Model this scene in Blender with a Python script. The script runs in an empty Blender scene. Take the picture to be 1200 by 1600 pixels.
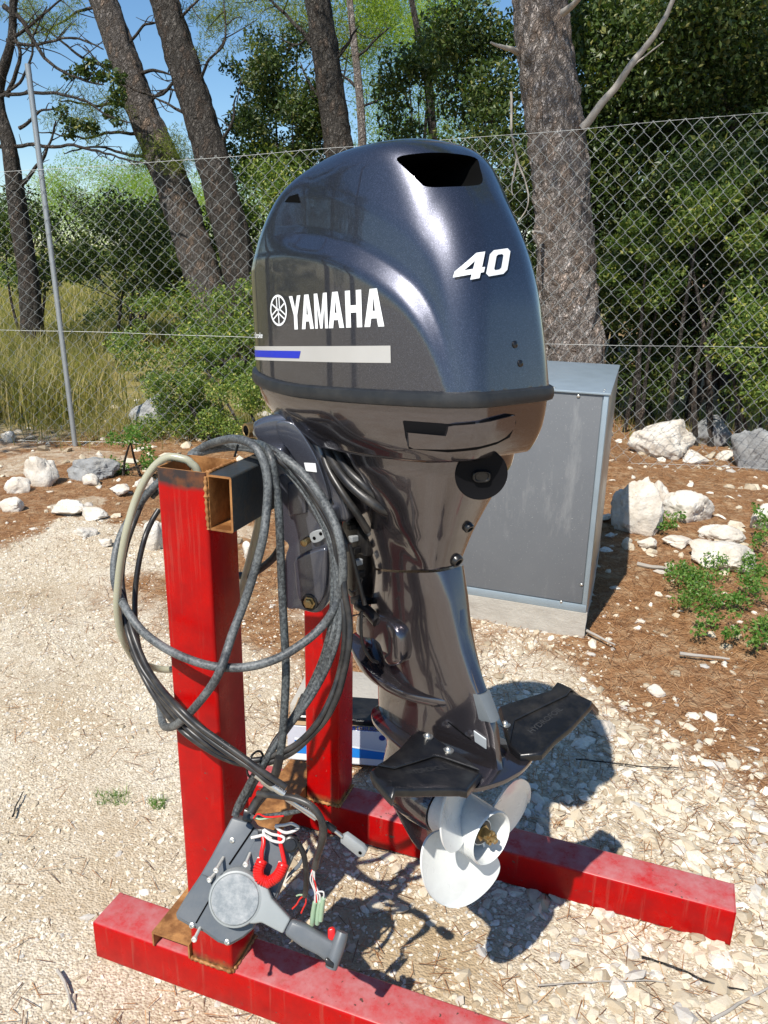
import bpy, bmesh, math, random
import numpy as np
from mathutils import Vector, Matrix
from mathutils.bvhtree import BVHTree
R = math.radians
C = bpy.context.scene.collection
S = bpy.context.scene
rng = np.random.default_rng(7)
random.seed(7)

# ---------------------------------------------------------------- camera, sky, sun, exposure
F_PX = 1231.5; PITCH = 17.864; ROLL = 1.04; YAW = -20.017
CAM = np.array([0.8277, -1.1083, 1.5501])
_p, _y, _r = R(PITCH), R(YAW), R(ROLL)
c_f = np.array([math.sin(_y)*math.cos(_p), math.cos(_y)*math.cos(_p), -math.sin(_p)])
_r0 = np.array([math.cos(_y), -math.sin(_y), 0.0]); _u0 = np.cross(_r0, c_f)
c_r = _r0*math.cos(_r) + _u0*math.sin(_r); c_u = -_r0*math.sin(_r) + _u0*math.cos(_r)
cd = bpy.data.cameras.new('camera'); cam = bpy.data.objects.new('camera', cd); C.objects.link(cam)
cam.matrix_world = Matrix(((c_r[0], c_u[0], -c_f[0], CAM[0]), (c_r[1], c_u[1], -c_f[1], CAM[1]),
                           (c_r[2], c_u[2], -c_f[2], CAM[2]), (0, 0, 0, 1)))
cd.sensor_fit = 'VERTICAL'; cd.sensor_height = 36.0; cd.lens = 36.0*F_PX/1600.0
cd.clip_start = 0.05; cd.clip_end = 2000
S.camera = cam
SUN_EL, SUN_AZ = 53.5, 81.0            # elevation, and the ground direction the shadows run in
w = bpy.data.worlds.new('World'); S.world = w; w.use_nodes = True
nt = w.node_tree; nt.nodes.clear()
sk = nt.nodes.new('ShaderNodeTexSky'); sk.sky_type = 'NISHITA'; sk.sun_disc = False
sk.sun_elevation = R(SUN_EL)
_sd = (-math.cos(R(SUN_AZ)), -math.sin(R(SUN_AZ)))
sk.sun_rotation = math.atan2(_sd[0], _sd[1])
sk.altitude = 50; sk.air_density = 1.0; sk.dust_density = 0.15; sk.ozone_density = 3.2
bg = nt.nodes.new('ShaderNodeBackground'); bg.inputs['Strength'].default_value = 0.108
wo = nt.nodes.new('ShaderNodeOutputWorld')
hs = nt.nodes.new('ShaderNodeHueSaturation'); hs.inputs['Saturation'].default_value = 1.15; hs.inputs['Hue'].default_value = .498; hs.inputs['Value'].default_value = 1.0
nt.links.new(sk.outputs[0], hs.inputs['Color']); nt.links.new(hs.outputs[0], bg.inputs[0]); nt.links.new(bg.outputs[0], wo.inputs[0])
ld = bpy.data.lights.new('sun', 'SUN'); ld.energy = 4.9; ld.angle = R(0.53); ld.color = (1.0, 0.95, 0.87)
lo = bpy.data.objects.new('sun', ld); C.objects.link(lo)
_d = Vector((math.cos(R(SUN_AZ))*math.cos(R(SUN_EL)), math.sin(R(SUN_AZ))*math.cos(R(SUN_EL)), -math.sin(R(SUN_EL))))
lo.rotation_euler = _d.to_track_quat('-Z', 'Y').to_euler(); lo.location = (-2, -8, 12)
S.view_settings.view_transform = 'Standard'; S.view_settings.look = 'None'
S.view_settings.exposure = 0.42; S.view_settings.gamma = 1.0
S.view_settings.use_curve_mapping = False
S.render.engine = 'CYCLES'

# ---------------------------------------------------------------- measuring helpers
def ray(px, py):
    return c_f + c_r*((px-600)/F_PX) + c_u*((800-py)/F_PX)
def at(px, py, y):                       # the point of the vertical plane Y=y seen at a place of the photograph
    d = ray(px, py); t = (y-CAM[1])/d[1]; return CAM + t*d
def gnd(px, py, z=0.0):
    d = ray(px, py); t = (z-CAM[2])/d[2]; return CAM + t*d
# motor frame: x aft, y starboard, z up; origin on the steering axis at the height of the crossbar top
MO = np.array([0.271, 0.279, 1.2])
_yw, _ti, _ro = R(-29.2), R(4.6), R(-1.5)
_A = np.array([math.cos(_yw), math.sin(_yw), 0]); _S = np.array([-math.sin(_yw), math.cos(_yw), 0]); _Z = np.array([0, 0, 1.0])
m_x = _A*math.cos(_ti)+_Z*math.sin(_ti); _z0 = _Z*math.cos(_ti)-_A*math.sin(_ti)
m_y = _S*math.cos(_ro)+_z0*math.sin(_ro); m_z = _z0*math.cos(_ro)-_S*math.sin(_ro)
MM = Matrix(((m_x[0], m_y[0], m_z[0], MO[0]), (m_x[1], m_y[1], m_z[1], MO[1]), (m_x[2], m_y[2], m_z[2], MO[2]), (0, 0, 0, 1)))
MR = np.array([m_x, m_y, m_z])
def mot(px, py, axis, val):              # the point of a motor-frame plane seen at a place of the photograph, in motor coordinates
    cm = MR @ (CAM-MO); dm = MR @ ray(px, py); t = (val-cm[axis])/dm[axis]; return cm + t*dm

# ---------------------------------------------------------------- noise
def _hash(ix, iy, iz, s):
    h = (ix*374761393 + iy*668265263 + iz*2147483647 + s*974711) & 0xffffffff
    h = ((h ^ (h >> 13))*1274126177) & 0xffffffff
    return ((h ^ (h >> 16)) & 0xffff)/65535.0
def vnoise(P, seed=0):
    P = np.asarray(P, float); i = np.floor(P).astype(np.int64); f = P-i; f = f*f*(3-2*f)
    out = 0
    for dx in (0, 1):
        for dy in (0, 1):
            for dz in (0, 1):
                wgt = (f[..., 0] if dx else 1-f[..., 0])*(f[..., 1] if dy else 1-f[..., 1])*(f[..., 2] if dz else 1-f[..., 2])
                out = out + wgt*_hash(i[..., 0]+dx, i[..., 1]+dy, i[..., 2]+dz, seed)
    return out*2-1
def fbm(P, seed=0, octv=4):
    a, s, o = 1.0, 1.0, 0
    P = np.asarray(P, float)
    for k in range(octv):
        o = o + a*vnoise(P*s, seed+k); a *= .5; s *= 2.03
    return o

# ---------------------------------------------------------------- object helpers
def tag(o, label=None, cat=None, group=None, kind=None):
    if label: o['label'] = label
    if cat: o['category'] = cat
    if group: o['group'] = group
    if kind: o['kind'] = kind
    return o
def empty(name, loc=(0, 0, 0), mw=None):
    o = bpy.data.objects.new(name, None); C.objects.link(o)
    if mw is not None: o.matrix_world = mw
    else: o.location = loc
    o.empty_display_size = .05
    return o
def link(name, me, mat=None, parent=None, world=True):
    o = bpy.data.objects.new(name, me); C.objects.link(o)
    if mat is not None: me.materials.append(mat)
    if parent is not None:
        o.parent = parent
        if world:                                   # geometry written in world coordinates
            root = parent
            mw = Matrix.Identity(4); ch = []
            while root is not None: ch.append(root); root = root.parent
            for r in reversed(ch): mw = mw @ r.matrix_parent_inverse @ r.matrix_basis
            o.matrix_parent_inverse = mw.inverted()
    return o
def mesh(name, V, F, mat=None, parent=None, smooth=True, world=True, auto=None):
    me = bpy.data.meshes.new(name)
    me.from_pydata([tuple(map(float, v)) for v in V], [], [tuple(int(i) for i in f) for f in F])
    me.validate(); me.update()
    if smooth: me.shade_smooth()
    if auto is not None: me.set_sharp_from_angle(angle=R(auto))
    return link(name, me, mat, parent, world)
def mesh_np(name, V, F, mat=None, parent=None, smooth=False, rnd=None, world=True):
    """many faces of one size at once; rnd = one random number per face"""
    V = np.ascontiguousarray(V, dtype=np.float32); F = np.ascontiguousarray(F, dtype=np.int32)
    me = bpy.data.meshes.new(name); n, k = F.shape
    me.vertices.add(len(V)); me.vertices.foreach_set('co', V.ravel())
    me.loops.add(n*k); me.loops.foreach_set('vertex_index', F.ravel())
    me.polygons.add(n); me.polygons.foreach_set('loop_start', np.arange(0, n*k, k, dtype=np.int32))
    me.update(calc_edges=True)
    if smooth: me.shade_smooth()
    else: me.shade_flat()
    if rnd is not None:
        a = me.attributes.new('rnd', 'FLOAT', 'FACE'); a.data.foreach_set('value', np.ascontiguousarray(rnd, dtype=np.float32))
    return link(name, me, mat, parent, world)
def bmo(name, bm, mat=None, parent=None, smooth=False, world=True, auto=None):
    me = bpy.data.meshes.new(name); bm.normal_update(); bm.to_mesh(me); bm.free()
    if smooth: me.shade_smooth()
    if auto is not None: me.shade_smooth(); me.set_sharp_from_angle(angle=R(auto))
    return link(name, me, mat, parent, world)
def bevel_bm(bm, wd, seg=2, ang=30):
    es = [e for e in bm.edges if e.is_manifold and len(e.link_faces) == 2 and e.calc_face_angle(0) > R(ang)]
    if es and wd > 0: bmesh.ops.bevel(bm, geom=es, offset=wd, segments=seg, affect='EDGES', profile=.5, clamp_overlap=True)
def box_bm(x0, x1, y0, y1, z0, z1, bev=.003, seg=2, bm=None):
    own = bm is None
    if own: bm = bmesh.new()
    r = bmesh.ops.create_cube(bm, size=1)
    for v in r['verts']:
        v.co = Vector(((x0+x1)/2+v.co.x*(x1-x0), (y0+y1)/2+v.co.y*(y1-y0), (z0+z1)/2+v.co.z*(z1-z0)))
    if own: bevel_bm(bm, bev, seg)
    return bm
def prism_bm(pts, ex, bev=.002, seg=2):
    """polygon in 3D pushed along the vector ex"""
    bm = bmesh.new(); vs = [bm.verts.new(tuple(p)) for p in pts]
    f = bm.faces.new(vs); r = bmesh.ops.extrude_face_region(bm, geom=[f])
    for v in r['geom']:
        if isinstance(v, bmesh.types.BMVert): v.co += Vector(tuple(ex))
    bmesh.ops.recalc_face_normals(bm, faces=bm.faces[:])
    bevel_bm(bm, bev, seg)
    return bm
def spline(P, n=8, closed=False):
    P = np.asarray(P, float); out = []; m = len(P)
    rg = range(m if closed else m-1)
    for i in rg:
        if closed: a, b, c, d = P[(i-1) % m], P[i], P[(i+1) % m], P[(i+2) % m]
        else: a, b, c, d = P[max(i-1, 0)], P[i], P[i+1], P[min(i+2, m-1)]
        for k in range(n):
            t = k/n
            out.append(.5*((2*b)+(c-a)*t+(2*a-5*b+4*c-d)*t*t+(3*b-a-3*c+d)*t**3))
    if not closed: out.append(P[-1])
    return np.array(out)
def tube_vf(P, rad, k=10, cap=True, closed=False):
    P = np.asarray(P, float); n = len(P)
    rad = np.broadcast_to(np.asarray(rad, float), (n,))
    T = np.gradient(P, axis=0)
    if closed: T = np.roll(P, -1, 0)-np.roll(P, 1, 0)
    T /= np.linalg.norm(T, axis=1)[:, None]+1e-12
    up = np.array([0, 0, 1.0]) if abs(T[0, 2]) < .9 else np.array([1.0, 0, 0])
    V = []; u = np.cross(T[0], up); u /= np.linalg.norm(u)
    ang = np.arange(k)*2*np.pi/k
    for i in range(n):
        u = u-T[i]*(u@T[i]); u /= np.linalg.norm(u)+1e-12; v = np.cross(T[i], u)
        V.append(P[i]+rad[i]*(np.cos(ang)[:, None]*u+np.sin(ang)[:, None]*v))
    V = np.concatenate(V); F = []
    for i in range(n if closed else n-1):
        j = (i+1) % n
        for a in range(k):
            b = (a+1) % k
            F.append((i*k+a, i*k+b, j*k+b, j*k+a))
    if cap and not closed:
        F.append(tuple(range(k))[::-1]); F.append(tuple((n-1)*k+a for a in range(k)))
    return V, F
def tube(name, P, rad, mat, parent=None, k=10, world=True, cap=True, closed=False):
    V, F = tube_vf(P, rad, k, cap, closed)
    return mesh(name, V, F, mat, parent, True, world, auto=50)
def merge(parts):
    V, F, o = [], [], 0
    for v, f in parts:
        V.append(np.asarray(v)); F += [tuple(i+o for i in q) for q in f]; o += len(v)
    return np.concatenate(V), F
def cyl_vf(c, ax, r, h, k=20, r2=None, bev=0.0):
    """cylinder from c along ax, rounded rim"""
    ax = np.asarray(ax, float); ax /= np.linalg.norm(ax); c = np.asarray(c, float); r2 = r if r2 is None else r2
    if bev: prof = [(0, r), (h-bev, r2), (h-.3*bev, r2-.3*bev), (h, r2-bev)]
    else: prof = [(0, r), (h, r2)]
    return lathe_vf(c, ax, prof, k)
def lathe_vf(c, ax, prof, k=24):
    ax = np.asarray(ax, float); ax /= np.linalg.norm(ax); c = np.asarray(c, float)
    up = np.array([0, 0, 1.0]) if abs(ax[2]) < .9 else np.array([1.0, 0, 0])
    u = np.cross(ax, up); u /= np.linalg.norm(u); v = np.cross(ax, u); a = np.arange(k)*2*np.pi/k
    V = np.concatenate([c+ax*h+max(r, 1e-5)*(np.cos(a)[:, None]*u+np.sin(a)[:, None]*v) for h, r in prof]); F = []
    for i in range(len(prof)-1):
        for q in range(k):
            b = (q+1) % k; F.append((i*k+q, i*k+b, (i+1)*k+b, (i+1)*k+q))
    F.append(tuple(range(k))[::-1]); F.append(tuple((len(prof)-1)*k+q for q in range(k)))
    return V, F
def loft_vf(rings, cap=True):
    k = len(rings[0]); V = np.concatenate([np.asarray(r, float) for r in rings]); F = []
    for i in range(len(rings)-1):
        for a in range(k):
            b = (a+1) % k; F.append((i*k+a, i*k+b, (i+1)*k+b, (i+1)*k+a))
    if cap:
        F.append(tuple(range(k))[::-1]); F.append(tuple((len(rings)-1)*k+a for a in range(k)))
    return V, F
def ring(z, x0, x1, wd, pf=2.2, pa=3.0, k=64, wa=None):
    """horizontal outline of a hull: x0 fore, x1 aft, half width wd (wa: half width aft)"""
    t = np.arange(k)*2*np.pi/k; xc = (x0+x1)/2; a = (x1-x0)/2; P = []
    for q in t:
        c, s = math.cos(q), math.sin(q); p = pa if c > 0 else pf
        x = xc+a*math.copysign(abs(c)**(2/p), c); y = wd*math.copysign(abs(s)**(2/p), s)
        if wa is not None and c > 0: y *= 1+(wa/wd-1)*((x-xc)/a)**1.3
        P.append((x, y, z))
    return np.array(P)

# ---------------------------------------------------------------- materials
class NT:
    def __init__(s, name):
        s.m = bpy.data.materials.new(name); s.m.use_nodes = True; s.t = s.m.node_tree; s.t.nodes.clear()
        s.b = s.n('ShaderNodeBsdfPrincipled'); s.o = s.n('ShaderNodeOutputMaterial'); s.l(s.b.outputs[0], s.o.inputs[0])
    def n(s, t, **k):
        x = s.t.nodes.new(t)
        for a, v in k.items():
            if isinstance(v, (int, float, tuple)) and a in x.inputs: x.inputs[a].default_value = v
            else: setattr(x, a, v)
        return x
    def l(s, a, b): s.t.links.new(a, b)
    def co(s, kind='Object', scale=(1, 1, 1)):
        c = s.n('ShaderNodeTexCoord'); m = s.n('ShaderNodeMapping'); m.inputs['Scale'].default_value = scale
        s.l(c.outputs[kind], m.inputs[0]); return m.outputs[0]
    def pos(s, scale=(1, 1, 1)):
        c = s.n('ShaderNodeNewGeometry'); m = s.n('ShaderNodeMapping'); m.inputs['Scale'].default_value = scale
        s.l(c.outputs['Position'], m.inputs[0]); return m.outputs[0]
    def noise(s, co, sc, det=4, rough=.55, dist=0.0):
        x = s.n('ShaderNodeTexNoise'); x.inputs['Scale'].default_value = sc; x.inputs['Detail'].default_value = det
        x.inputs['Roughness'].default_value = rough; x.inputs['Distortion'].default_value = dist; s.l(co, x.inputs['Vector']); return x.outputs['Fac']
    def vor(s, co, sc, feat='F1', out='Distance', rand=1.0):
        x = s.n('ShaderNodeTexVoronoi'); x.feature = feat; x.inputs['Scale'].default_value = sc; x.inputs['Randomness'].default_value = rand
        s.l(co, x.inputs['Vector']); return x.outputs[out]
    def ramp(s, f, stops, interp='LINEAR'):
        x = s.n('ShaderNodeValToRGB'); x.color_ramp.interpolation = interp; e = x.color_ramp.elements
        while len(e) < len(stops): e.new(.5)
        for i, (p, c) in enumerate(stops):
            e[i].position = p; c = (c, c, c) if isinstance(c, (int, float)) else c; e[i].color = tuple(c)+(1,)
        s.l(f, x.inputs[0]); return x.outputs[0]
    def mix(s, f, a, b, mode='MIX'):
        x = s.n('ShaderNodeMix'); x.data_type = 'RGBA'; x.blend_type = mode
        for k_, inp, v in ((0, x.inputs[0], f), (1, x.inputs[6], a), (2, x.inputs[7], b)):
            if hasattr(v, 'links') or hasattr(v, 'is_linked'): s.l(v, inp)
            elif isinstance(v, (int, float)): inp.default_value = v if k_ == 0 else (v, v, v, 1)
            else: inp.default_value = tuple(v)+(1,)
        return x.outputs[2]
    def math(s, op, a, b=0.0, clamp=False):
        x = s.n('ShaderNodeMath'); x.operation = op; x.use_clamp = clamp
        for i, v in enumerate((a, b)):
            if isinstance(v, (int, float)): x.inputs[i].default_value = v
            else: s.l(v, x.inputs[i])
        return x.outputs[0]
    def bump(s, h, st=.3, d=.01, nrm=None):
        x = s.n('ShaderNodeBump'); x.inputs['Strength'].default_value = st; x.inputs['Distance'].default_value = d
        s.l(h, x.inputs['Height'])
        if nrm is not None: s.l(nrm, x.inputs['Normal'])
        return x.outputs[0]
    def set(s, **k):
        for a, v in k.items():
            inp = s.b.inputs[a.replace('_', ' ')]
            if isinstance(v, (int, float)): inp.default_value = v
            elif isinstance(v, tuple): inp.default_value = v+(1,) if (len(v) == 3 and inp.type == 'RGBA') else v
            else: s.l(v, inp)
        return s.m
def plain(name, col, rough=.5, metal=0.0, var=.12, sc=30, bump=.0, coat=0.0, spec=.5, dust=0.0, dustc=(.45, .4, .33)):
    m = NT(name); co = m.co(); n = m.noise(co, sc, 5)
    c = m.mix(n, tuple(x*(1-var) for x in col), tuple(min(1, x*(1+var)) for x in col))
    if dust:
        d = m.ramp(m.noise(co, sc*.35, 7, .7), [(.45, 0), (.75, dust)]); c = m.mix(d, c, dustc)
    r = m.ramp(n, [(0, max(0, rough-.06)), (1, min(1, rough+.08))])
    m.set(Base_Color=c, Roughness=r, Metallic=metal, Coat_Weight=coat, Specular_IOR_Level=spec)
    if bump: m.set(Normal=m.bump(m.noise(co, sc*4, 4), bump, .002))
    return m.m
MT = {}
def paint(name, base, metal, rough, flake, coat_r=.025, sc=2600):
    m = NT(name); co = m.co()
    fl = m.vor(co, sc, 'F1', 'Color')
    sx = m.n('ShaderNodeSeparateColor'); m.l(fl, sx.inputs[0])
    f = m.ramp(sx.outputs[0], [(.86, 0), (.97, 1)])
    c = m.mix(f, base, tuple(min(1, x*flake) for x in base))
    # flakes tilt the base layer a little
    nb = m.n('ShaderNodeBump'); nb.inputs['Strength'].default_value = .06; nb.inputs['Distance'].default_value = .0004
    m.l(sx.outputs[1], nb.inputs['Height'])
    d = m.noise(co, 9, 6, .65)
    cr = m.ramp(d, [(.35, coat_r), (.75, coat_r+.05)])
    return m.set(Base_Color=c, Metallic=metal, Roughness=rough, Coat_Weight=1.0, Coat_Roughness=cr, Coat_IOR=1.6, Normal=nb.outputs[0])
MT['cowl'] = paint('cowl_paint', (.054, .056, .071), .85, .35, 3.6)
MT['lower'] = paint('casing_paint', (.088, .078, .086), .85, .17, 2.0, .015)
MT['bracket'] = paint('bracket_paint', (.062, .066, .085), .5, .40, 2.0, .12)
MT['seal'] = plain('seal_rubber', (.017, .019, .022), .45, var=.2, sc=60, bump=.1, dust=.04, spec=.35)
MT['black'] = plain('black_plastic', (.006, .006, .007), .30, var=.3, sc=40, bump=.15, dust=.05)
MT['dark'] = plain('opening_shade', (.003, .003, .003), .9, var=.2, spec=.05)  # near-black paints the shade inside openings, bores and holes; seams too
MT['greycap'] = plain('grey_cap_plastic', (.12, .135, .145), .5, var=.1, sc=50)
MT['matte'] = plain('matte_black', (.004, .004, .005), .7, var=.3, sc=40, spec=.12)
MT['anode'] = plain('zinc', (.33, .35, .36), .5, .3, var=.1, sc=50, bump=.1)
MT['greypl'] = plain('grey_plastic', (.085, .098, .112), .42, var=.12, sc=25, bump=.05, dust=.12)
MT['greylt'] = plain('light_grey_plastic', (.27, .29, .29), .45, var=.06, sc=25, bump=.05)
MT['steel'] = plain('zinc_plated_steel', (.55, .54, .50), .35, .9, var=.15, sc=80, bump=.1)
MT['brass'] = plain('brass', (.42, .30, .14), .38, .9, var=.25, sc=80, bump=.2)
MT['white'] = plain('white_vinyl', (.80, .82, .83), .35, var=.03)
MT['silver'] = plain('silver_vinyl', (.50, .49, .47), .38, .25, var=.05)
MT['blue'] = plain('blue_vinyl', (.010, .025, .42), .3, var=.1)
MT['shadowvinyl'] = plain('black_vinyl', (.004, .004, .005), .3)
MT['redrub'] = plain('red_plastic', (.62, .012, .010), .3, var=.1)
MT['green'] = plain('green_sleeve', (.30, .42, .28), .4, var=.15)
MT['wirew'] = plain('white_wire', (.6, .58, .55), .45)
MT['clearhose'] = None
m = NT('clear_hose'); MT['clearhose'] = m.set(Base_Color=(.46, .45, .33), Roughness=.3, Transmission_Weight=.25, Subsurface_Weight=.2, Subsurface_Radius=(.02, .02, .01))
m = NT('propeller_enamel'); co = m.co(); MT['prop'] = m.set(Base_Color=m.mix(m.ramp(m.noise(co, 14, 6, .6), [(.4, 0), (.8, 1)]), (.66, .67, .645), (.53, .54, .52)), Roughness=m.ramp(m.noise(co, 30), [(.3, .22), (.7, .38)]), Coat_Weight=.3)
def red_paint(name, bare_above=None, bare_below=None):
    m = NT(name); p = m.pos(); g = m.n('ShaderNodeNewGeometry'); sn = m.n('ShaderNodeSeparateXYZ'); m.l(g.outputs['Normal'], sn.inputs[0])
    n1 = m.noise(p, 18, 8, .7); n2 = m.noise(p, 140, 4, .7); streak = m.noise(m.pos((60, 60, 2.5)), 1, 5, .65)
    col = m.mix(m.ramp(n1, [(.35, 0), (.7, 1)]), (.42, .0012, .0012), (.27, .003, .004))
    # pinkish chalk and dust that settled on the upper faces
    up = m.math('MULTIPLY', m.ramp(sn.outputs[2], [(.6, 0), (.95, 1)]), m.ramp(n1, [(.30, .10), (.62, .62)]))
    col = m.mix(up, col, (.50, .24, .24))
    sp = m.ramp(n2, [(.70, 0), (.76, 1)]); low = m.ramp(m.noise(p, 5, 3), [(.4, 0), (.6, .75)])
    col = m.mix(m.math('MULTIPLY', sp, low), col, (.50, .36, .26))
    st = m.ramp(streak, [(.57, 0), (.70, .5)]); col = m.mix(st, col, (.30, .07, .05)); chp = m.math('MULTIPLY', m.ramp(m.noise(p, 70, 3, .5), [(.66, 0), (.68, 1)]), m.ramp(m.noise(p, 6, 3), [(.5, 0), (.56, 1)])); col = m.mix(chp, col, (.10, .05, .04))
    met = 0.0; ro = m.ramp(n1, [(.3, .22), (.8, .45)])
    sx = m.n('ShaderNodeSeparateXYZ'); m.l(g.outputs['Position'], sx.inputs[0]); wob = m.math('MULTIPLY', m.noise(p, 22, 4), .022)
    z = m.math('ADD', sx.outputs[2], wob)
    if bare_above:
        f = m.math('MULTIPLY', m.math('SUBTRACT', z, bare_above), 90, True)
        dk = m.mix(m.ramp(m.noise(p, 30, 6), [(.45, 0), (.7, 1)]), (.035, .028, .028), (.16, .06, .025)); col = m.mix(f, col, dk)
    if bare_below:
        f = m.math('MULTIPLY', m.math('SUBTRACT', bare_below, z), 45, True)
        rs = m.mix(m.ramp(m.noise(p, 35, 6), [(.42, 0), (.62, 1)]), (.05, .03, .022), (.26, .13, .04)); col = m.mix(f, col, rs)
    bm_ = m.bump(n2, .12, .001, m.bump(m.noise(p, 7, 3), .10, .004))
    return m.set(Base_Color=col, Roughness=ro, Metallic=met, Coat_Weight=.0, Specular_IOR_Level=.22, Normal=bm_)
MT['redpost'] = red_paint('red_post_paint', 1.172, .142)
MT['redbeam'] = red_paint('red_beam_paint')
def rusty(name, dark, lite, th=.5):
    m = NT(name); p = m.pos(); n = m.noise(p, 16, 9, .72); f = m.ramp(n, [(th-.12, 0), (th+.12, 1)])
    c = m.mix(f, dark, lite); c = m.mix(m.ramp(m.noise(p, 90, 4, .7), [(.55, 0), (.7, .6)]), c, tuple(x*.5 for x in lite))
    return m.set(Base_Color=c, Roughness=m.mix(f, .38, .8), Metallic=m.mix(f, .35, 0.0), Normal=m.bump(m.noise(p, 120, 5), .35, .002))
MT['bare'] = rusty('bare_dark_steel', (.045, .052, .055), (.20, .13, .06), .66)
MT['rust'] = rusty('rust', (.22, .09, .03), (.40, .19, .06), .5)
MT['cable'] = None
m = NT('cable_sheath'); p = m.pos(); n = m.noise(p, 190, 5, .7); n2 = m.noise(p, 7, 4)
c = m.mix(m.ramp(n, [(.42, 0), (.66, 1)]), (.018, .020, .022), (.11, .12, .12)); c = m.mix(m.ramp(n2, [(.5, 0), (.8, .35)]), c, (.11, .15, .145))
MT['cable'] = m.set(Base_Color=c, Roughness=.45, Normal=m.bump(n, .25, .002))
m = NT('dusty_hose'); p = m.pos(); n = m.noise(p, 210, 5, .7); n3 = m.noise(p, 16, 3)
c = m.mix(m.ramp(m.math('ADD', n, m.math('MULTIPLY', m.math('SUBTRACT', n3, .5), .6)), [(.38, 0), (.68, 1)]), (.032, .036, .040), (.15, .16, .16))
MT['cable2'] = m.set(Base_Color=c, Roughness=.5, Normal=m.bump(n, .3, .002))
MT['cabblk'] = plain('black_cable', (.014, .014, .015), .38, var=.3, sc=60, dust=.12)

# ================================================================= setting
# ground height: level yard, a little relief, low bank along the fence
def needles_mask(x, y):
    n = fbm(np.stack([x*.9, y*.9, x*0], -1), 31, 4)
    a = 1/(1+np.exp(-((x-.70)*2.6+(y-1.75)*1.5+n*.9)*3))*(1/(1+np.exp(-(y-1.15)*5)))            # right, by the cabinet
    b = 1/(1+np.exp(-((y-1.95)+.10*(x+2)+n*1.05)*3.2))*(1/(1+np.exp((x-.3)*3)))                      # strip along the fence on the left
    return np.clip(np.maximum(a, b*(.50+.5*(n > -.25))), 0, 1)
def gz(x, y):
    P = np.stack([x, y, x*0], -1)
    h = .012*fbm(P*1.7, 3, 4)-.004+.018*np.clip(fbm(P*.6, 9, 2), -1, 1)
    h = h*np.clip((np.hypot(x-.45, y-.3)-.6)/1.4, .25, 1)
    h = h+.05*np.clip((y-3.0)/2, 0, 1)*(1+.6*fbm(P*1.3, 12, 3))+.035*np.clip(y-6, 0, 60)*np.clip((-1-x)/4, 0, 1)
    return h-.004
def grid_sheet(xs, ys):
    X, Y = np.meshgrid(xs, ys); Zg = gz(X, Y); V = np.stack([X, Y, Zg], -1).reshape(-1, 3)
    nx = len(xs); i, j = np.meshgrid(np.arange(len(xs)-1), np.arange(len(ys)-1)); a = (j*nx+i).ravel()
    return V, np.stack([a, a+1, a+nx+1, a+nx], -1)
xs = np.concatenate([-np.geomspace(300, 4.2, 40), np.arange(-4, 3.01, .035), np.geomspace(3.2, 300, 40)])
ys = np.concatenate([-np.geomspace(300, 2.2, 40), np.arange(-2, 6.01, .035), np.geomspace(6.1, 400, 60)])
V, Fq = grid_sheet(xs, ys)
m = NT('ground_gravel'); p = m.pos(); att = m.n('ShaderNodeAttribute'); att.attribute_name = 'needle'
n1 = m.noise(p, 2.2, 6, .6); n2 = m.noise(p, 60, 5, .7); v1 = m.vor(p, 150, 'F1', 'Color'); sv = m.n('ShaderNodeSeparateColor'); m.l(v1, sv.inputs[0])
g1 = m.mix(m.ramp(sv.outputs[0], [(0, 0), (1, 1)]), (.40, .33, .24), (.68, .61, .49)); g1 = m.mix(m.ramp(n1, [(.4, 0), (.7, .7)]), g1, (.36, .26, .15))
nd = m.mix(m.ramp(m.noise(m.pos((1, 1, 1)), 40, 6, .75), [(.3, 0), (.7, 1)]), (.13, .060, .026), (.36, .19, .085))
nd = m.mix(m.ramp(m.noise(p, 11, 5, .7), [(.48, 0), (.64, .75)]), nd, (.42, .30, .18))
fm_ = m.math('ADD', att.outputs['Fac'], m.math('MULTIPLY', m.math('SUBTRACT', m.noise(p, 9, 6, .7), .5), .9))
col = m.mix(m.ramp(fm_, [(.35, 0), (.65, 1)]), g1, nd)
so = m.n('ShaderNodeAttribute'); so.attribute_name = 'soil'; col = m.mix(m.math('MULTIPLY', so.outputs['Fac'], m.ramp(n1, [(.25, .5), (.6, 1)])), col, m.mix(n2, (.26, .18, .10), (.46, .35, .21)))
gf = m.n('ShaderNodeAttribute'); gf.attribute_name = 'meadow'
mw_ = m.mix(m.ramp(m.noise(p, 1.4, 6, .7), [(.35, 0), (.65, 1)]), (.33, .25, .11), (.15, .16, .05)); col = m.mix(gf.outputs['Fac'], col, mw_)
sh = m.vor(m.pos((1, 1.15, 1)), 150, 'F1', 'Distance')
bmp = m.bump(m.math('ADD', m.math('MULTIPLY', sh, -1.0), m.math('MULTIPLY', n2, 1.3)), .65, .006)
MT['ground'] = m.set(Base_Color=col, Roughness=.9, Normal=bmp, Specular_IOR_Level=.2)
g = mesh_np('ground', V, Fq, MT['ground'], smooth=True); tag(g, 'pale limestone gravel yard with rusty pine needles and a dry meadow behind', None, kind='structure')
a = g.data.attributes.new('needle', 'FLOAT', 'POINT'); a.data.foreach_set('value', needles_mask(V[:, 0], V[:, 1]).astype(np.float32))
so_ = np.clip(1.15*np.exp(-((V[:, 0]-.34)**2/.13+(V[:, 1]-.28)**2/.055)), 0, 1)
a = g.data.attributes.new('soil', 'FLOAT', 'POINT'); a.data.foreach_set('value', so_.astype(np.float32))
md = np.clip((V[:, 1]-(5.1+.27*V[:, 0]))*1.2, 0, 1)*np.clip((.2-V[:, 0])*.6, 0, 1)
a = g.data.attributes.new('meadow', 'FLOAT', 'POINT'); a.data.foreach_set('value', md.astype(np.float32))

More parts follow.
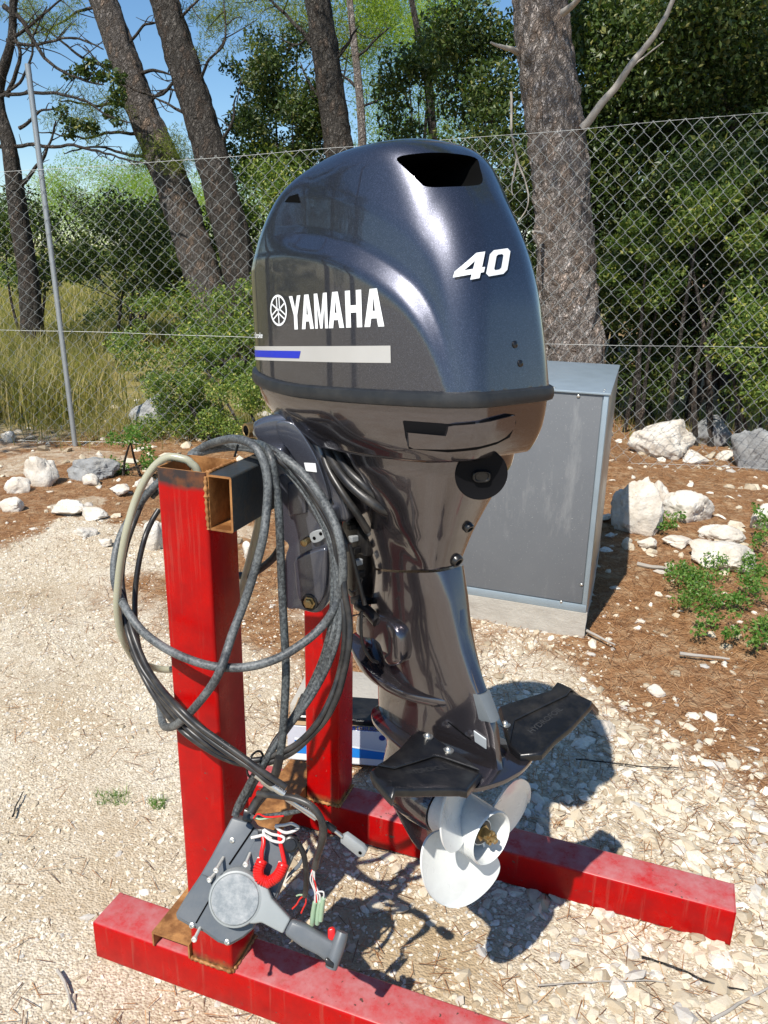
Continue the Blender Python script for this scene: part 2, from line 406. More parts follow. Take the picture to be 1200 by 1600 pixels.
# ---------------------------------------------------------------- loose stones
def ico_pts():
    t = (1+5**.5)/2
    v = np.array([(-1, t, 0), (1, t, 0), (-1, -t, 0), (1, -t, 0), (0, -1, t), (0, 1, t), (0, -1, -t), (0, 1, -t), (t, 0, -1), (t, 0, 1), (-t, 0, -1), (-t, 0, 1)], float)
    f = [(0, 11, 5), (0, 5, 1), (0, 1, 7), (0, 7, 10), (0, 10, 11), (1, 5, 9), (5, 11, 4), (11, 10, 2), (10, 7, 6), (7, 1, 8), (3, 9, 4), (3, 4, 2), (3, 2, 6), (3, 6, 8), (3, 8, 9), (4, 9, 5), (2, 4, 11), (6, 2, 10), (8, 6, 7), (9, 8, 1)]
    return v/np.linalg.norm(v[0]), np.array(f)
IV, IF = ico_pts()
def rot_rand(n, tilt=.4):
    a = rng.uniform(0, 2*np.pi, n); b = rng.normal(0, tilt, n); c_ = rng.normal(0, tilt, n)
    def M(a, ax):
        o = np.zeros((n, 3, 3)); i, j = [(1, 2), (0, 2), (0, 1)][ax]; k = ax
        o[:, k, k] = 1; o[:, i, i] = np.cos(a); o[:, j, j] = np.cos(a); o[:, i, j] = -np.sin(a); o[:, j, i] = np.sin(a); return o
    return M(b, 0) @ M(c_, 1) @ M(a, 2)
def stones(name, XY, size, mat, label):
    n = len(XY); V = IV[None]*(1+rng.uniform(-.20, .16, (n, 12, 1)))+rng.normal(0, .09, (n, 12, 3))
    sc = np.stack([rng.uniform(.75, 1.35, n), rng.uniform(.55, 1.0, n), rng.uniform(.28, .62, n)], -1)*size[:, None]
    V = V*sc[:, None, :]; V = np.einsum('nij,nkj->nki', rot_rand(n, .28), V)
    V[..., 0] += XY[:, 0, None]; V[..., 1] += XY[:, 1, None]; V[..., 2] += (gz(XY[:, 0], XY[:, 1])+size*.04)[:, None]
    F = (IF[None]+(np.arange(n)*12)[:, None, None]).reshape(-1, 3)
    o = mesh_np(name, V.reshape(-1, 3), F, mat, rnd=np.repeat(rng.random(n), 20)); tag(o, label, kind='stuff'); return o
m = NT('limestone_chips'); p = m.pos(); att = m.n('ShaderNodeAttribute'); att.attribute_name = 'rnd'
c = m.ramp(att.outputs['Fac'], [(0, (.32, .26, .18)), (.25, (.50, .43, .32)), (.6, (.64, .57, .45)), (.85, (.74, .69, .60)), (1, (.40, .38, .35))])
c = m.mix(m.ramp(m.noise(p, 90, 5, .7), [(.45, 0), (.75, .5)]), c, (.42, .32, .20))
MT['chips'] = m.set(Base_Color=c, Roughness=.85, Normal=m.bump(m.noise(p, 260, 4), .5, .002), Specular_IOR_Level=.25)
def scatter(n, x0, x1, y0, y1, keep=None):
    P = np.stack([rng.uniform(x0, x1, n), rng.uniform(y0, y1, n)], -1)
    if keep is not None: P = P[rng.random(len(P)) < keep(P[:, 0], P[:, 1])]
    return P
def in_view(P, mg=60, lim=None):
    d = np.stack([P[:, 0], P[:, 1], P[:, 0]*0], -1)-CAM; z = d @ c_f
    x = 600+F_PX*(d @ c_r)/z; y = 800-F_PX*(d @ c_u)/z
    return (z > .2) & (x > -mg) & (x < 1200+mg) & (y < 1600+mg*2)
def frac_stone(x, y): return np.clip(1-needles_mask(x, y)*.985, 0, 1)*(.35+.65*(fbm(np.stack([x*2.2, y*2.2, x*0+4], -1), 5, 3) > -.45))
def frac_right(x, y): return frac_stone(x, y)*(1-.8*np.exp(-((x-.42)**2/.07+(y-.30)**2/.035)))*np.clip(.30+.7*(x+.35-.25*np.abs(y-1)), .22, 1)
P = scatter(60000, -3.2, 2.6, -1.0, 3.4, frac_right); P = P[in_view(P)]; far = np.hypot(P[:, 0]-CAM[0], P[:, 1]-CAM[1])
sz = rng.lognormal(math.log(.0098), .50, len(P)).clip(.004, .028)*np.clip(.82+.42*(P[:, 0]-.1), .58, 1.25)
stones('gravel', P, sz, MT['chips'], 'pale crushed limestone gravel covering the yard')
P = scatter(85000, -2.6, 2.0, -1.0, 2.6, lambda x, y: frac_stone(x, y)*np.clip(1-.2*x, .6, 1)); P = P[in_view(P)]
sz = rng.lognormal(math.log(.0048), .3, len(P)); stones('fine_gravel', P, sz, MT['chips'], 'fine limestone grit between the larger gravel')
P = scatter(1500, -5, 4.5, 2.2, 6.5, lambda x, y: np.clip(.25+.75*needles_mask(x, y), 0, 1)); P = P[in_view(P)]
sz = rng.lognormal(math.log(.024), .55, len(P)).clip(.01, .075); stones('loose_stones', P, sz, MT['chips'], 'small white stones scattered over the pine needles by the fence')
print('stones', len(P))

# pine needles
def needles(name, XY, ln, mat, label, up=.006):
    n = len(XY); a = rng.uniform(0, 2*np.pi, n); L = ln*rng.uniform(.5, 1.2, n)
    d = np.stack([np.cos(a), np.sin(a), rng.normal(0, .16, n)], -1)*L[:, None]; q = np.stack([-np.sin(a), np.cos(a), 0*a], -1)*.0011
    c0 = np.stack([XY[:, 0], XY[:, 1], gz(XY[:, 0], XY[:, 1])+rng.uniform(.002, up, n)], -1)
    V = np.stack([c0-d/2-q, c0-d/2+q, c0+d/2+q*.6, c0+d/2-q*.6], 1); V[:, 2:, 2] = np.maximum(V[:, 2:, 2], c0[:, None, 2]-.002)
    F = np.arange(n*4).reshape(n, 4); o = mesh_np(name, V.reshape(-1, 3), F, mat, rnd=rng.random(n)); tag(o, label, kind='stuff')
m = NT('pine_needles'); att = m.n('ShaderNodeAttribute'); att.attribute_name = 'rnd'
MT['needle'] = m.set(Base_Color=m.ramp(att.outputs['Fac'], [(0, (.10, .045, .02)), (.5, (.30, .14, .055)), (1, (.50, .30, .15))]), Roughness=.6)
P = scatter(110000, -4.5, 4.0, .6, 6.0, lambda x, y: needles_mask(x, y)**1.3+.02); P = P[in_view(P)]
needles('pine_needles', P, .075, MT['needle'], 'rusty brown fallen pine needles')
P = scatter(26000, -2.5, 2.2, -1.0, 2.6, lambda x, y: np.clip(.35+.5*x+.5*fbm(np.stack([x*2, y*2, x*0], -1), 77, 3), .08, 1)); P = P[in_view(P)]; needles('scattered_needles', P, .05, MT['needle'], 'single dry pine needles on the gravel', .012)

# ---------------------------------------------------------------- boulders
def ico_mesh(sub):
    bm = bmesh.new(); bmesh.ops.create_icosphere(bm, subdivisions=sub, radius=1)
    V = np.array([v.co[:] for v in bm.verts]); F = np.array([[v.index for v in f.verts] for f in bm.faces]); bm.free(); return V, F
BV, BF = ico_mesh(5); BV3, BF3 = ico_mesh(4)
m = NT('white_limestone'); p = m.pos(); n = m.noise(p, 9, 8, .65)
c = m.mix(m.ramp(n, [(.35, 0), (.65, 1)]), (.70, .66, .59), (.56, .49, .40)); c = m.mix(m.ramp(m.noise(p, 3, 6, .7), [(.55, 0), (.75, .8)]), c, (.42, .40, .36))
c = m.mix(m.ramp(m.noise(p, 50, 6, .7), [(.60, 0), (.72, .6)]), c, (.22, .18, .13))
MT['rock'] = m.set(Base_Color=c, Roughness=.9, Normal=m.bump(m.noise(p, 35, 8, .7), .7, .02), Specular_IOR_Level=.2)
m = NT('grey_limestone'); p = m.pos(); n = m.noise(p, 8, 8, .65)
c = m.mix(m.ramp(n, [(.35, 0), (.65, 1)]), (.34, .34, .33), (.19, .195, .20)); c = m.mix(m.ramp(m.noise(p, 4, 6, .7), [(.55, 0), (.7, .7)]), c, (.55, .52, .46))
MT['rockg'] = m.set(Base_Color=c, Roughness=.9, Normal=m.bump(m.noise(p, 35, 8, .7), .7, .02), Specular_IOR_Level=.2)
def rock(box, label, mat='rock', flat=.8, group='white stones lying about the yard', sub=5, seed=None, rise=1.0):
    l, t, r, b = box; c0 = gnd((l+r)/2, b); dep = (c0-CAM) @ c_f; wd = (r-l)/F_PX*dep/2
    ht = (b-t)/F_PX*dep*.5*1.0*rise
    rs = np.random.default_rng(seed if seed is not None else int(l*7+t*3)); D, Fc = (BV, BF) if sub == 5 else (BV3, BF3)
    N = rs.normal(size=(13, 3)); N /= np.linalg.norm(N, axis=1)[:, None]; h = rs.uniform(.66, .98, 13)
    q = h[None]/np.maximum(D @ N.T, .05); rr = -np.log(np.exp(-q*9).sum(1))/9; rr = np.minimum(rr, 1.25)
    rr = rr*(1+.12*fbm(D*2.3+rs.uniform(0, 90), 3, 4))+.045*np.abs(fbm(D*5+rs.uniform(0, 90), 5, 4))
    Vr = D*rr[:, None]; mn, mx = Vr.min(0), Vr.max(0); Vr = (Vr-(mn+mx)/2)/((mx-mn)/2)
    Vr = Vr*np.array([wd, wd*flat, ht*1.12]); cx, cy = c0[0]+.0, c0[1]+wd*flat*.8; z = float(gz(np.array(cx), np.array(cy)))
    Vr += np.array([cx, cy, z+ht*.58])
    o = mesh_np('boulder' if wd > .09 else 'stone', Vr-np.array([cx, cy, z]), Fc, MT[mat], smooth=True); o.location = (cx, cy, z)
    o.data.set_sharp_from_angle(angle=R(38))
    tag(o, label, 'rock', group); return o
RK = [((978, 648, 1080, 722), 'big flat-topped white boulder inside the fence line right of the grey cabinet', 'rock'),
 ((1075, 645, 1140, 702), 'squarish grey boulder between the big white boulder and the grey slab at the right edge', 'rockg'),
 ((1138, 652, 1204, 738), 'tall grey weathered boulder by the fence at the right edge', 'rockg'),
 ((948, 722, 1030, 838), 'large white boulder leaning beside the cabinet, half in its shadow', 'rock'),
 ((1012, 744, 1046, 792), 'small round white stone wedged between the two biggest boulders by the cabinet', 'rock'),
 ((1032, 760, 1112, 822), 'lumpy white boulder just right of the one beside the cabinet', 'rock'),
 ((1090, 822, 1162, 856), 'flat white slab half sunk in pine needles behind the green creeper', 'rock'),
 ((1076, 846, 1180, 894), 'long white stone overgrown by the green creeper', 'rock'),
 ((1033, 836, 1080, 860), 'small tan flat stone in the needles left of the creeper', 'rock'),
 ((994, 836, 1024, 862), 'small white stone at the foot of the cabinet boulder', 'rock'),
 ((1172, 778, 1210, 835), 'white stone cut off by the right edge above the creeper', 'rock'),
 ((1066, 700, 1106, 728), 'small white stone at the foot of the squarish grey boulder', 'rock'),
 ((1118, 700, 1146, 722), 'tiny white stone in front of the tall grey boulder', 'rock'),
 ((24, 692, 82, 760), 'craggy white boulder left of the fence pole', 'rock'),
 ((88, 708, 170, 752), 'low stone looking grey in the shade behind the seedling just right of the fence pole foot', 'rockg'),  # tan stone; its shade is put into the colour with grey limestone
 ((122, 734, 154, 760), 'small white stone in front of the low shaded stone', 'rock'),
 ((66, 780, 128, 808), 'flat bluish white stone in the needles at left', 'rock'),
 ((114, 786, 162, 814), 'white stone touching the flat bluish one at left', 'rock'),
 ((-6, 740, 40, 772), 'white stone cut by the left edge, below the craggy boulder', 'rock'),
 ((-8, 774, 30, 804), 'lowest white stone on the left edge of the picture', 'rock'),
 ((186, 610, 262, 675), 'white boulder seen through the fence behind the small bush', 'rockg'),
 ((102, 822, 144, 840), 'thin tan stone below the pair of white stones at left', 'rock'),
 ((146, 836, 174, 854), 'small tan stone between the thin stone and the red post', 'rock'),
 ((212, 790, 252, 858), 'white stone seen between the cable coil and the front red post', 'rock'),
 ((160, 748, 200, 775), 'small white stone under the seedling stems', 'rock'),
 ((-5, 668, 22, 692), 'small white stone at the fence foot on the far left', 'rock'),
 ((376, 828, 394, 872), 'small white stone just behind the front red post', 'rock'),
 ((205, 735, 240, 765), 'white stone behind the top of the cable coil', 'rock'),
 ((920, 1058, 962, 1150), 'pale flat stone flush in the gravel behind the right hydrofoil fin', 'rock'),
 ((1010, 1062, 1040, 1085), 'single pale stone on the needle edge right of the cabinet', 'rock')]
for i, (b, lb, mt) in enumerate(RK):
    big = (b[2]-b[0]) > 60
    rock(b, lb, mt, flat=.75, sub=5 if big else 4, rise=.25 if 'flush' in lb else (.9 if big else .8))

# ---------------------------------------------------------------- leaves
def leafcloud(centers, radii, n, size, seed=0, elong=2.0, droop=.0, fold=True, shell=.35):
    """n leaves spread through ellipsoid clumps: each leaf is two triangles folded along its midrib"""
    rg = np.random.default_rng(seed); centers = np.asarray(centers, float); radii = np.asarray(radii, float)
    vol = radii.prod(1)**(2/3); k = rg.choice(len(centers), n, p=vol/vol.sum())
    d = rg.normal(size=(n, 3)); d /= np.linalg.norm(d, axis=1)[:, None]; r = rg.random(n)**shell
    P = centers[k]+d*radii[k]*r[:, None]
    ax = rg.normal(size=(n, 3))+d*.7; ax[:, 2] -= droop; ax /= np.linalg.norm(ax, axis=1)[:, None]
    nr = rg.normal(size=(n, 3))+np.array([0, 0, .6]); sd = np.cross(ax, nr); sd /= np.linalg.norm(sd, axis=1)[:, None]; nm = np.cross(sd, ax)
    L = size*rg.uniform(.6, 1.3, n)[:, None]; W = L/elong
    a = P-ax*L/2; b = P+ax*L/2; l = P+sd*W/2+nm*W*.18; q = P-sd*W/2+nm*W*.18
    V = np.stack([a, l, b, q], 1).reshape(-1, 3); o = np.arange(n)[:, None]*4
    F = np.concatenate([o+np.array([[0, 1, 2]]), o+np.array([[0, 2, 3]])], 1).reshape(-1, 3)
    return V, F, np.repeat(rg.random(n), 2)
def leafmat(name, stops, trans=.35, rough=.45):
    m = NT(name); att = m.n('ShaderNodeAttribute'); att.attribute_name = 'rnd'; c = m.ramp(att.outputs['Fac'], stops)
    m.set(Base_Color=c, Roughness=rough, Specular_IOR_Level=.4)
    tr = m.n('ShaderNodeBsdfTranslucent'); m.l(m.mix(1.0, c, (1.6, 1.9, .7), 'MULTIPLY'), tr.inputs[0])
    mx = m.n('ShaderNodeMixShader'); mx.inputs[0].default_value = trans; m.l(m.b.outputs[0], mx.inputs[1]); m.l(tr.outputs[0], mx.inputs[2]); m.l(mx.outputs[0], m.o.inputs[0]); return m.m
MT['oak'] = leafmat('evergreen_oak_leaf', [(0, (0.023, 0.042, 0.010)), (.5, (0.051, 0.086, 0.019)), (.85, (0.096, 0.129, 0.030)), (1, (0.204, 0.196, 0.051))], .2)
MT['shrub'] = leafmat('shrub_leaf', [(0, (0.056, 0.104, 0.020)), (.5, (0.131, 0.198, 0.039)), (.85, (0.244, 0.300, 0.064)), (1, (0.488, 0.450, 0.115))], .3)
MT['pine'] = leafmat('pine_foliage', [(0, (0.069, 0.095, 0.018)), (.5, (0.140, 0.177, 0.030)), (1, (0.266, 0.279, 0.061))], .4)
MT['pinelit'] = leafmat('sunlit_pine_foliage', [(0, (0.133, 0.202, 0.030)), (.5, (0.230, 0.316, 0.045)), (1, (0.363, 0.430, 0.079))], .45)  # brighter copy of the pine leaf, sunlight put into the colour
MT['weed'] = leafmat('weed_leaf', [(0, (.05, .12, .02)), (.5, (.10, .22, .035)), (1, (.22, .30, .08))], .4)
MT['straw'] = leafmat('dry_grass', [(0, (.14, .15, .04)), (.4, (.24, .22, .07)), (.8, (.40, .32, .13)), (1, (.55, .45, .24))], .4)
def crown(name, cs, rs, n, size, mat, parent, seed, elong=2.0, shell=.4):
    V, Fl, rn = leafcloud(cs, rs, n, size, seed, elong, shell=shell); return mesh_np(name, V, Fl, mat, parent, rnd=rn)
def clumps(bx, n, rad, seed, jit=.35):
    """n clump centres inside a box (x0,x1,y0,y1,z0,z1)"""
    rg = np.random.default_rng(seed); c = np.stack([rg.uniform(bx[0], bx[1], n), rg.uniform(bx[2], bx[3], n), rg.uniform(bx[4], bx[5], n)], -1)
    r = rad*rg.uniform(1-jit, 1+jit, (n, 1))*np.array([[1, 1, .75]]); return c, r

# bark
def barkmat(name, c0, c1, c2, sc=17):
    m = NT(name); p = m.co('Object', (1, 1, .5)); dd = m.noise(p, 9, 5, .65); 
    ad = m.n('ShaderNodeVectorMath'); ad.operation = 'MULTIPLY_ADD'; cx = m.n('ShaderNodeCombineXYZ'); 
    for i in range(3): m.l(dd, cx.inputs[i])
    m.l(cx.outputs[0], ad.inputs[0]); ad.inputs[1].default_value = (.20, .20, .20); m.l(p, ad.inputs[2]); pp = ad.outputs[0]
    v = m.vor(pp, sc, 'DISTANCE_TO_EDGE'); v2 = m.vor(pp, sc*2.7, 'DISTANCE_TO_EDGE'); n = m.noise(p, 30, 7, .7)
    e = m.ramp(v, [(.0, 0), (.16, 1)]); e2 = m.ramp(v2, [(0, .35), (.2, 1)]); h = m.math('MULTIPLY', e, e2)
    c = m.mix(m.ramp(n, [(.35, 0), (.65, 1)]), c1, c2); vc = m.n('ShaderNodeSeparateColor'); m.l(m.vor(pp, sc, 'F1', 'Color'), vc.inputs[0]); c = m.mix(m.math('MULTIPLY', vc.outputs[0], .45), c, tuple(x*.55 for x in c1)); c = m.mix(m.ramp(vc.outputs[1], [(.75, 0), (.8, .4)]), c, (.42, .27, .17) if c1[0] > .2 else (.2, .13, .09)); c = m.mix(m.math('ADD', m.math('MULTIPLY', h, .8), m.math('MULTIPLY', n, .3), True), c0, c)
    h2 = m.math('ADD', h, m.math('MULTIPLY', n, .5))
    return m.set(Base_Color=c, Roughness=.92, Normal=m.bump(h2, 1.0, .035), Specular_IOR_Level=.15)
MT['bark'] = barkmat('pine_bark', (.12, .097, .08), (.47, .40, .355), (.64, .585, .54))
MT['barkd'] = barkmat('dark_bark', (.035, .030, .026), (.13, .115, .10), (.21, .19, .17))  # dark tone; on the background pines it paints in the canopy shade
MT['barkm'] = barkmat('shaded_pine_bark', (.06, .05, .043), (.22, .19, .165), (.33, .30, .28))  # pine bark darkened to carry the shade on the left leaning trunk
MT['deadwood'] = plain('dead_wood', (.34, .31, .27), .85, var=.3, sc=14, bump=.4)
def trunk_mesh(name, pts, rads, mat, parent, k=48, disp=.06, seed=0, n=14):
    P = spline(pts, n); r = np.interp(np.linspace(0, len(pts)-1, len(P)), range(len(pts)), rads)
    V, F = tube_vf(P, r, k, True); ring_id = np.repeat(np.arange(len(P)), k); cen = P[ring_id]; d = V-cen; ln = np.linalg.norm(d, axis=1)[:, None]; u = d/ln
    q = V*np.array([11, 11, 4.5]); nn = np.abs(fbm(q, seed, 4)); rr = r[ring_id][:, None]
    V = V+u*rr*disp*2.2*(nn[:, None]-.4)+u*rr*.10*fbm(np.stack([np.arctan2(d[:, 1], d[:, 0])*0+u[:, 0]*1.3, u[:, 1]*1.3, V[:, 2]*.5], -1), seed+9, 2)[:, None]
    return mesh(name, V, F, mat, parent, True)
def tree(name, label, cat, base, pxpts, Y, mat, parent_group='pines behind the fence', k=40, n=14, disp=.06):
    """pxpts: (px, py, width in px) along the stem; the stem stands in the plane Y"""
    pts, rd = [], []
    for px, py, wpx, *yy in pxpts:
        q = at(px, py, yy[0] if yy else Y); pts.append(q); rd.append(wpx/F_PX*((q-CAM) @ c_f)/2)
    lowest = pts[-1]; t = empty(name, (lowest[0], lowest[1], float(gz(np.array(lowest[0]), np.array(lowest[1]))))); tag(t, label, cat, parent_group)
    zb = t.location.z; prev = pts[-2]; d = (lowest-prev)/max(1e-6, prev[2]-lowest[2])
    foot = lowest+d*(lowest[2]-zb+.05); pts.append(foot); rd.append(rd[-1]*1.18)
    t.location = (foot[0], foot[1], zb); bpy.context.view_layer.update()
    pts = pts[::-1]; rd = rd[::-1]
    # carry the stem on above the frame
    up = pts[-1]-pts[-2]; up /= np.linalg.norm(up)
    for q in range(3): pts.append(pts[-1]+up*1.1+np.array([.05, .05, .1])); rd.append(rd[-1]*.82)
    trunk_mesh('trunk', pts, rd, mat, t, k=k, seed=int(Y*13), n=n, disp=disp)
    return t, pts
def branch(name, pp, r0, r1, mat, parent, k=8, Y=None, jag=.0):
    pts = [at(*q) if len(q) == 3 else at(q[0], q[1], Y) for q in pp]; P = spline(pts, 8)
    P = P+jag*np.stack([fbm(P*5, 1, 2), fbm(P*5, 2, 2), fbm(P*5, 3, 2)], -1)
    return tube(name, P, np.linspace(r0, r1, len(P)), mat, parent, k)

# --- the trees
t1, p1 = tree('pine_tree', 'thick pine with flaky grey bark standing behind the fence right of the engine', 'tree', None,
   [(843, -40, 86), (849, 60, 86), (860, 150, 85), (872, 240, 84), (879, 330, 82), (886, 430, 83), (895, 520, 88), (899, 600, 94)], 6.1, MT['bark'], k=128, n=70, disp=.07)
branch('dead_branch', [(908, 200), (935, 165), (985, 105), (1025, 50), (1062, -15)], .035, .016, MT['deadwood'], t1, Y=6.0, jag=.02)
branch('dead_branch', [(975, 120), (1000, 95), (1035, 65)], .010, .004, MT['deadwood'], t1, Y=6.0, jag=.02)
branch('dead_branch', [(812, 82, 6.0), (790, 70, 5.8), (766, 62, 5.7)], .026, .008, MT['deadwood'], t1, jag=.02)
branch('dead_branch', [(880, 20, 5.9), (895, 8, 5.8), (912, -10, 5.7)], .03, .015, MT['deadwood'], t1)
branch('dead_branch', [(845, 365, 5.85), (833, 362, 5.6)], .022, .010, MT['deadwood'], t1)
branch('twig', [(797, 145), (801, 190), (806, 250), (820, 285), (822, 320), (808, 350)], .012, .005, MT['deadwood'], t1, Y=6.2, jag=.015)
branch('twig', [(806, 250), (798, 290), (800, 305)], .010, .004, MT['deadwood'], t1, Y=6.2, jag=.01)
t2, p2 = tree('leaning_pine_tree', 'left one of the two leaning pines, forking above the fence', 'tree', None,
   [(150, -40, 42), (165, 10, 44), (197, 100, 46), (224, 180, 48), (262, 270, 52), (300, 380, 54), (335, 490, 58), (352, 545, 60)], 8.2, MT['barkm'], k=40, n=18)
t3, p3 = tree('leaning_pine_tree', 'right one of the two leaning pines, passing just left of the engine cowling', 'tree', None,
   [(245, -40, 42), (259, 10, 44), (285, 100, 50), (320, 210, 54), (346, 300, 56), (370, 400, 56), (390, 500, 54), (400, 560, 60)], 7.6, MT['barkd'], k=40, n=18)
t4, p4 = tree('pine_tree', 'dark straight pine rising directly behind the engine cowling', 'tree', None,
   [(492, -40, 38), (498, 10, 40), (509, 90, 42), (522, 180, 44), (534, 270, 48), (545, 380, 52), (552, 480, 55)], 8.8, MT['barkd'], k=36, n=14)
t5, p5 = tree('slender_tree', 'thin pale stem against the sky right of the dark straight pine', 'tree', None,
   [(545, -20, 9), (552, 60, 11), (560, 130, 12), (566, 220, 13), (570, 400, 14)], 12, MT['bark'], k=14, n=8)
t6, p6 = tree('pine_tree', 'dark trunk deep in the shade at the upper right', 'tree', None,
   [(1142, -40, 26), (1140, 60, 26), (1137, 190, 28), (1136, 400, 32)], 9.2, MT['barkd'], k=24, n=8)
t7, p7 = tree('gnarled_tree', 'dark gnarled tree at the left edge with bare branches', 'tree', None,
   [(22, -40, 9), (18, 60, 12), (-4, 150, 17), (14, 230, 22), (28, 330, 27), (44, 430, 30), (48, 480, 34)], 7.4, MT['barkd'], k=24, n=10)
t8, p8 = tree('slender_tree', 'thin crooked stem in the sunlit thicket behind the cowling top', 'tree', None,
   [(640, -20, 9), (655, 60, 10), (672, 150, 12), (680, 300, 14)], 11, MT['barkd'], k=14, n=8)
rb = random.Random(4)
for (tr_, Yb, L) in [(t7, 7.4, [[(-10, 148), (60, 146), (120, 152), (170, 182), (205, 190)], [(0, 228), (60, 226), (130, 231), (180, 244), (232, 257)], [(20, 60), (60, 30), (110, -10)], [(5, 12), (40, 40), (70, 90), (120, 120), (165, 132)],
                      [(2, 150), (40, 120), (52, 60), (75, 10)], [(30, 200), (60, 176), (90, 170)], [(20, 300), (60, 260), (80, 220), (88, 190)], [(14, 150), (30, 90), (22, 30), (30, -20)], [(10, 60), (50, 70), (110, 60), (160, 75)]]),
                     (t2, 8.2, [[(200, 110), (150, 100), (90, 60), (40, 20)], [(228, 190), (190, 160), (140, 165), (90, 155)], [(165, 10), (120, 20), (70, 55)], [(228, 170), (260, 140), (285, 150)], [(190, 90), (215, 50), (240, 35), (270, 30)], [(236, 215), (180, 205), (130, 215), (60, 205)], [(250, 250), (210, 243), (150, 228), (100, 238)], [(205, 120), (240, 110), (270, 118)]]),
                     (t3, 7.6, [[(290, 110), (240, 150), (180, 120), (130, 70)], [(320, 205), (280, 170), (235, 150)], [(268, 40), (300, 10), (330, -20)], [(300, 150), (325, 100), (352, 60), (350, 0)], [(330, 240), (360, 200), (372, 150)]]),
                     (t4, 8.8, [[(505, 90), (470, 50), (430, 10), (410, -10)], [(498, 20), (470, 70), (440, 62)], [(520, 170), (490, 140), (470, 100)], [(512, 110), (540, 70), (560, 40)]]),
                     (t6, 9.2, [[(1140, 90), (1170, 70), (1205, 40)], [(1137, 160), (1170, 120), (1205, 90)], [(1140, 60), (1110, 20), (1090, -20)]]),
                     (t5, 12, [[(556, 90), (590, 60), (610, 40)], [(560, 140), (530, 110), (515, 90)], [(563, 170), (600, 150), (625, 140)]])]:
    for pp in L:
        br = branch('branch', [(x, y) for x, y in pp], rb.uniform(.020, .034), .007, MT['barkd'], tr_, Y=Yb, jag=.02)
        P = spline([at(x, y, Yb) for x, y in pp], 6); parts = []
        for q in range(2, len(P)-1, 2):                       # side twigs of the branch, joined in one part
            a0 = P[q]; dv = np.array([rb.uniform(-1, 1), rb.uniform(-.6, .6), rb.uniform(-.5, .8)])*rb.uniform(.15, .5)
            parts.append(tube_vf(spline([a0, a0+dv*.5+np.array([0, 0, rb.uniform(-.05, .05)]), a0+dv], 4), np.linspace(.008, .003, 9), 5))
        Vt, Ft = merge(parts); tw = mesh('twigs', Vt, Ft, MT['barkd'], br); tw['kind'] = 'stuff'

def pxbox(l, t, r, b, y0, y1, n, rad, seed, jit=.4):
    rg = np.random.default_rng(seed); cs = []
    for _ in range(n):
        q = at(rg.uniform(l, r), rg.uniform(t, b), rg.uniform(y0, y1)); cs.append(q)
    rr = rad*rg.uniform(1-jit, 1+jit, (n, 1))*np.array([[1, 1, .8]]); return np.array(cs), rr
def gbox(l, t, r, b, h0, h1, n, rad, seed, jit=.4):
    rg = np.random.default_rng(seed); cs = np.array([gnd(rg.uniform(l, r), rg.uniform(t, b), .03)+np.array([0, 0, rg.uniform(h0, h1)]) for _ in range(n)])
    return cs, rad*rg.uniform(1-jit, 1+jit, (n, 1))*np.array([[1, 1, .7]])
def bush(name, label, cat, cs, rs, n, size, mat, seed, group=None, stems=4, barkm='barkd', elong=1.9, shell=.4):
    cb = cs.mean(0); z = float(gz(np.array(cb[0]), np.array(cb[1]))); t = empty(name, (cb[0], cb[1], z)); tag(t, label, cat, group); bpy.context.view_layer.update()
    crown('crown', cs, rs, n, size, MT[mat], t, seed, elong, shell)
    rg = np.random.default_rng(seed+5)
    for i in range(stems):
        q = cs[rg.integers(len(cs))]; b0 = np.array([cb[0]+rg.uniform(-.12, .12)*stems**.5, cb[1]+rg.uniform(-.1, .1), z-.03]); h = q[2]-z
        if h < .1: continue
        P = spline([b0, b0*.6+q*.4+np.array([rg.uniform(-.1, .1)*h, 0, .08*h]), q], 7); tube('stem', P, np.linspace(.008+.012*h, .006, len(P)), MT[barkm], t, 7)
    return t
# right: evergreen oaks and mastic shrubs behind the fence, in the shade of the pines
G1 = 'evergreen shrubs behind the fence'
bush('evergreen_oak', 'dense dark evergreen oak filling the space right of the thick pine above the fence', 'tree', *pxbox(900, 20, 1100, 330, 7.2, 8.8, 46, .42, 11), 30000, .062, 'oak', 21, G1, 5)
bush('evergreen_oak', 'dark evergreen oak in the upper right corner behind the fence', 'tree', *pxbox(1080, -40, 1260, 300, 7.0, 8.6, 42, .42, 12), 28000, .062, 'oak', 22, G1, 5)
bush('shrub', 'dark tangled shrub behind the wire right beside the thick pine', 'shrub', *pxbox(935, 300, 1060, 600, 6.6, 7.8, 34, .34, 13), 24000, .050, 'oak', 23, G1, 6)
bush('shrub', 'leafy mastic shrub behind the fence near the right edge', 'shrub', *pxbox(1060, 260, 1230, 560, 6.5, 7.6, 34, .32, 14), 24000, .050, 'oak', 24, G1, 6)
bush('shrub', 'sunlit shrub pushing against the wire at the right edge', 'shrub', *pxbox(1130, 440, 1240, 625, 5.75, 6.3, 18, .20, 15), 7500, .042, 'shrub', 25, G1, 4)  # leaf lighter than the hedge: sunlight put into its colour
bush('shrub', 'lit leafy clumps in the middle of the hedge right of the thick pine', 'shrub', *pxbox(950, 330, 1060, 470, 6.3, 6.6, 12, .13, 216), 3200, .042, 'shrub', 226, G1, 3)  # lighter leaf colour stands in for sunlit patches of the hedge
bush('shrub', 'sunlit sprays hanging behind the wire above the grey boulders', 'shrub', *pxbox(1060, 255, 1180, 400, 6.1, 6.4, 14, .15, 16), 4200, .042, 'shrub', 26, G1, 3)  # sun on these sprays is painted by the lighter leaf
